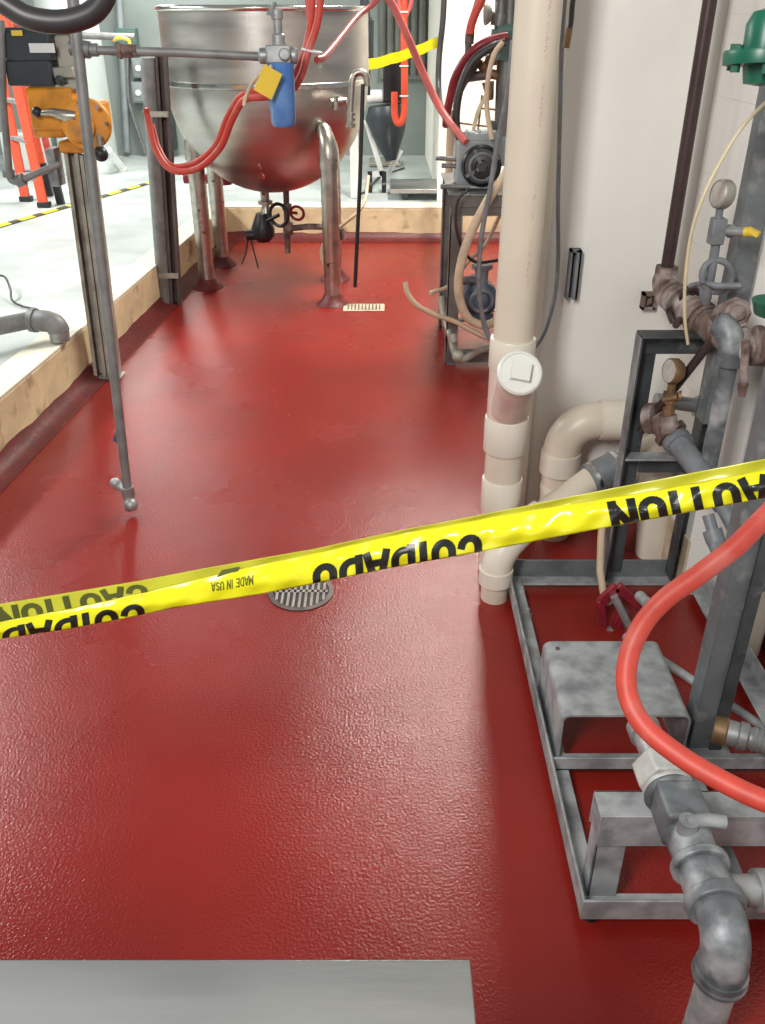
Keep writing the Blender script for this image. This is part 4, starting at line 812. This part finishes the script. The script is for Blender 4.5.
# foreground red hose
def hosec(pts, r): return B().sweep(spline([ray(*p) for p in pts], 10), r, 24)
solo('red_hose', hosec([(850,440,1.26),(800,482,1.26),(765,517,1.26),(735,547,1.26),(700,574,1.27),(664,600,1.28),(641,627,1.29),(628,660,1.29),(628,695,1.28),(645,727,1.26),(680,756,1.23),(722,781,1.2),(765,801,1.17),(830,822,1.14)], .0152), 'redhose', 'thick red hose looping across the foreground over the rig at the right edge', 'hose')

# ------------------------------------------------------------------ steel table
TZ = .80
a = atZ(-60,959,TZ); c = atZ(470,959.5,TZ)
tb = thing('steel_table', V((-.2,.2,0)), 'stainless steel table corner in the bottom left foreground', 'table')
x1 = c.x; y1 = c.y; x0 = -1.1; y0 = y1-.75
b = B(); b.box((x0,y0,TZ-.004),(x1,y1,TZ)); b.box((x0,y1-.002,TZ-.04),(x1,y1,TZ)); b.box((x1-.002,y0,TZ-.04),(x1,y1,TZ)); b.box((x0,y0,TZ-.04),(x1,y0+.002,TZ)); b.box((x0,y0,TZ-.04),(x0+.002,y1,TZ)); build('tabletop', b, 'table', tb, .0015)
for x in (x0+.05, x1-.09):
    for y in (y0+.05, y1-.09):
        b = B(); b.cyl((x+.02,y+.02,0),(x+.02,y+.02,TZ-.004), .019); build('leg', b, 'steel', tb)

# ------------------------------------------------------------------ caution tape
def lerp_tab(tab, x):
    if x <= tab[0][0]: a, b2 = tab[0], tab[1]
    elif x >= tab[-1][0]: a, b2 = tab[-2], tab[-1]
    else:
        for a, b2 in zip(tab, tab[1:]):
            if a[0] <= x <= b2[0]: break
    t = (x-a[0])/(b2[0]-a[0]); return a[1]+(b2[1]-a[1])*t
TOP = [(-60,615),(0,604),(141,580.5),(209,567.5),(314,549),(400,530.5),(481,515),(591,492.5),(765,459),(830,446)]
FOLD = [(-60,634),(0,622),(78,607),(152,591),(209,576),(324,551),(400,534),(481,519),(560,505),(640,493),(765,470),(830,458)]
BOT = [(-60,650),(0,639),(63,630),(141,615),(172,608),(261,594),(314,583.5),(400,566),(481,551.5),(616,525.5),(765,498),(830,486)]
def ctape(x):
    t = (x+60)/890.0; return 1.0/((1-t)/1.34+t/.86)
def S_front(x, v, off=0.0):      # v 0 at fold, 1 at bottom
    y = lerp_tab(FOLD,x)*(1-v)+lerp_tab(BOT,x)*v + .35*math.sin(x*.11+v*2)*(v)*(1-v)*2
    bulge = .010*math.sin(math.pi*min(max(v,0),1)) + .0015*math.sin(x*.17+v*5) + .0012*math.sin(x*.05-v*9)
    return ray(x, y, ctape(x)-bulge-.004-off)
def S_back(x, v, off=0.0):       # v 0 at top, 1 just past the fold
    y = lerp_tab(TOP,x)*(1-v)+(lerp_tab(FOLD,x)+6)*v
    return ray(x, y, ctape(x)+.004*math.sin(math.pi*v*.8)+.0012*math.sin(x*.09+v*3)-off)
tp = thing('caution_tape', ray(380,600,ctape(380)), 'wide yellow caution tape with black lettering stretched right across the pit', 'tape')
def strip(S, m, name, nv=10):
    vs = []; fs = []; xs = [-60+i*4 for i in range(223)]
    for x in xs:
        for j in range(nv+1): vs.append(S(x, j/nv))
    for i in range(len(xs)-1):
        for j in range(nv): fs.append((i*(nv+1)+j, (i+1)*(nv+1)+j, (i+1)*(nv+1)+j+1, i*(nv+1)+j+1))
    b = B(); b.add(vs, fs); o = build(name, b, m, tp)
    md = o.modifiers.new('thickness', 'SOLIDIFY'); md.thickness = .0003; md.offset = -1
    return o
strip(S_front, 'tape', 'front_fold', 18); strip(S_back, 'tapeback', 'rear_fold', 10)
# block letters as strokes in a 1 x 1 cell
def A_(cx, cy, rx, ry, a0, a1, n=10): return [(cx+rx*math.cos(math.radians(a0+(a1-a0)*i/n)), cy+ry*math.sin(math.radians(a0+(a1-a0)*i/n))) for i in range(n+1)]
G = {
 'C': [A_(.5,.66,.32,.26,10,180)+A_(.5,.34,.32,.26,180,350)],
 'A': [[(.12,.0),(.42,.92),(.58,.92),(.88,.0)],[(.26,.30),(.74,.30)]],
 'U': [[(.18,1.0),(.18,.40)]+A_(.5,.36,.32,.28,180,360)+[(.82,.4),(.82,1.0)]],
 'T': [[(.05,.91),(.95,.91)],[(.5,.91),(.5,.0)]],
 'I': [[(.5,0),(.5,1)]],
 'O': [A_(.5,.66,.32,.26,0,180)+A_(.5,.34,.32,.26,180,360)+[(.82,.66)]],
 'N': [[(.17,0),(.17,1)],[(.17,.95),(.83,.05)],[(.83,0),(.83,1)]],
 'D': [[(.18,.0),(.18,1.0)],[(.18,.92),(.45,.92)]+A_(.45,.62,.36,.30,90,0)+A_(.45,.38,.36,.30,0,-90)+[(.18,.08)]],
 'M': [[(.1,0),(.1,1)],[(.1,1),(.5,.3),(.9,1)],[(.9,1),(.9,0)]],
 'E': [[(.2,0),(.2,1)],[(.2,.93),(.85,.93)],[(.2,.5),(.75,.5)],[(.2,.07),(.85,.07)]],
 'S': [A_(.5,.72,.30,.20,20,270,10)+A_(.5,.28,.30,.20,90,-160,10)],
 ' ': []}
WID = {'I': .55, ' ': .5}
def clip(poly, vmin, vmax):
    for lim, sg in ((vmin, 1), (vmax, -1)):
        out = []
        for i in range(len(poly)):
            p, q2 = poly[i], poly[(i+1)%len(poly)]
            pi, qi = (p[1]-lim)*sg >= 0, (q2[1]-lim)*sg >= 0
            if pi: out.append(p)
            if pi != qi:
                t = (lim-p[1])/(q2[1]-p[1]); out.append((p[0]+(q2[0]-p[0])*t, lim))
        poly = out
        if len(poly) < 3: return []
    return poly
def word(text, S, xl, xr, v0, v1, vmin, vmax, m, sw=.22, off=.0016, name='lettering', slant=0, grow=0.0):
    # rotated 180 degrees: first letter ends up on the right, letter feet (g=0) at v0, heads (g=1) at v1
    tot = sum(WID.get(ch,1.0) for ch in text); b = B(); pos = 0.0
    for ch in text:
        wd = WID.get(ch,1.0)
        for st_ in G[ch]:
            for (ax_,ay_),(bx_,by_) in zip(st_, st_[1:]):
                # cell pixel dims for an even stroke
                L_ = math.hypot(bx_-ax_, by_-ay_)
                if L_ < 1e-6: continue
                nx, ny = -(by_-ay_)/L_, (bx_-ax_)/L_; ex, ey = (bx_-ax_)/L_*sw*.28, (by_-ay_)/L_*sw*.28
                seg = max(1, math.ceil(L_/.09))
                for k in range(seg):
                    t0, t1 = k/seg, (k+1)/seg
                    a0 = (ax_+(bx_-ax_)*t0-(ex if k==0 else 0), ay_+(by_-ay_)*t0-(ey if k==0 else 0)); a1 = (ax_+(bx_-ax_)*t1+(ex if k==seg-1 else 0), ay_+(by_-ay_)*t1+(ey if k==seg-1 else 0))
                    h = sw/2; hx = h*1.12 ; hy = h*.8
                    quad = [(a0[0]+nx*hx,a0[1]+ny*hy),(a1[0]+nx*hx,a1[1]+ny*hy),(a1[0]-nx*hx,a1[1]-ny*hy),(a0[0]-nx*hx,a0[1]-ny*hy)]
                    for s0_, s1_ in ((0,.34),(.33,.67),(.66,1)):
                      lp_ = lambda p_, q_, t_: (p_[0]+(q_[0]-p_[0])*t_, p_[1]+(q_[1]-p_[1])*t_)
                      sub = [lp_(quad[0],quad[3],s0_), lp_(quad[1],quad[2],s0_), lp_(quad[1],quad[2],s1_), lp_(quad[0],quad[3],s1_)]
                      pq = []
                      for gx, gy in sub:
                        u = (pos+ (gx if wd==1.0 else (gx-.5)*1.0+wd/2))/tot
                        x = xr-u*(xr-xl)+slant*(gy-.5); pq.append((x, v0+(v1-v0)*gy))
                      pq = clip(pq, vmin, vmax)
                      if pq: b.add([S(x, vv, off) for x, vv in pq], [tuple(range(len(pq)))])
        pos += wd
    build(name, b, m, tp, smooth=False)
word('CAUTION', S_front, 610, 800, .22, 1.40, .0, .995, 'ink', .27, slant=7, name='lettering')
word('CUIDADO', S_front, 312, 483, .44, 1.50, .0, .995, 'ink', .26, slant=2)
word('CAUTION', S_back, -2, 149, .20, 1.25, 0, .80, 'inkthrough', .24, slant=6)
word('CUIDADO', S_front, -25, 146, .45, 1.75, .0, .99, 'ink', .24, slant=3)
word('MADE IN USA', S_front, 211, 253, .30, .62, 0, .98, 'inkthrough', .16)
b = B(); b.add([S_front(216,.12,.001), S_front(238,.05,.001), S_front(240,-.1,.001), S_front(222,-.12,.001)], [(0,1,2,3)]); build('printed_mark', b, 'inkthrough', tp)

GRP = {'air_hose': 'red air hoses round the kettle and bench', 'pressure_gauge': 'pressure gauges on the rig', 'green_valve': 'green valves at the right edge',
       'switch_box': 'switch boxes on the far wall', 'suction_hose': 'beige hoses on the pump bench', 'thin_tube': 'tan tubes over the bench', 'conduit': 'conduits on the far wall'}
for o in SC.objects:
    k = o.name.split('.')[0]
    if k in GRP and o.parent is None and 'label' in o: o['group'] = GRP[k]

# ------------------------------------------------------------------ lights
def area(name, loc, sx, sy, power, col=(1,1,1), tgt=None):
    l = bpy.data.lights.new(name, 'AREA'); l.shape = 'RECTANGLE'; l.size = sx; l.size_y = sy; l.energy = power; l.color = col
    o = bpy.data.objects.new(name, l); COL.objects.link(o); o.location = loc
    if tgt: o.rotation_euler = (V(tgt)-V(loc)).to_track_quat('-Z','Y').to_euler()
    return o
area('ceiling_and_fill_lamp', (-4.3, 5.2, 3.0), .5, 3.0, 300, (1,1,.96))
area('ceiling_and_fill_lamp', (-2.2, 8.7, 2.6), .45, 2.6, 90, (1,1,.97))
area('ceiling_and_fill_lamp', (.60, 5.7, 3.1), .30, 1.6, 190, (1,.95,.86))
area('ceiling_and_fill_lamp', (-1.1, -.8, 2.9), .5, 1.2, 118, (1,.98,.94), (.8,2.75,.9))  # unseen fill lamp added behind the camera to brighten the pier wall
w = bpy.data.worlds.new('world'); SC.world = w; w.use_nodes = True
w.node_tree.nodes['Background'].inputs[0].default_value = (.80,.83,.84,1); w.node_tree.nodes['Background'].inputs[1].default_value = .32
SC.view_settings.view_transform = 'Standard'; SC.view_settings.look = 'None'; SC.view_settings.gamma = 1
SC.view_settings.exposure = 0.0; SC.view_settings.use_curve_mapping = False
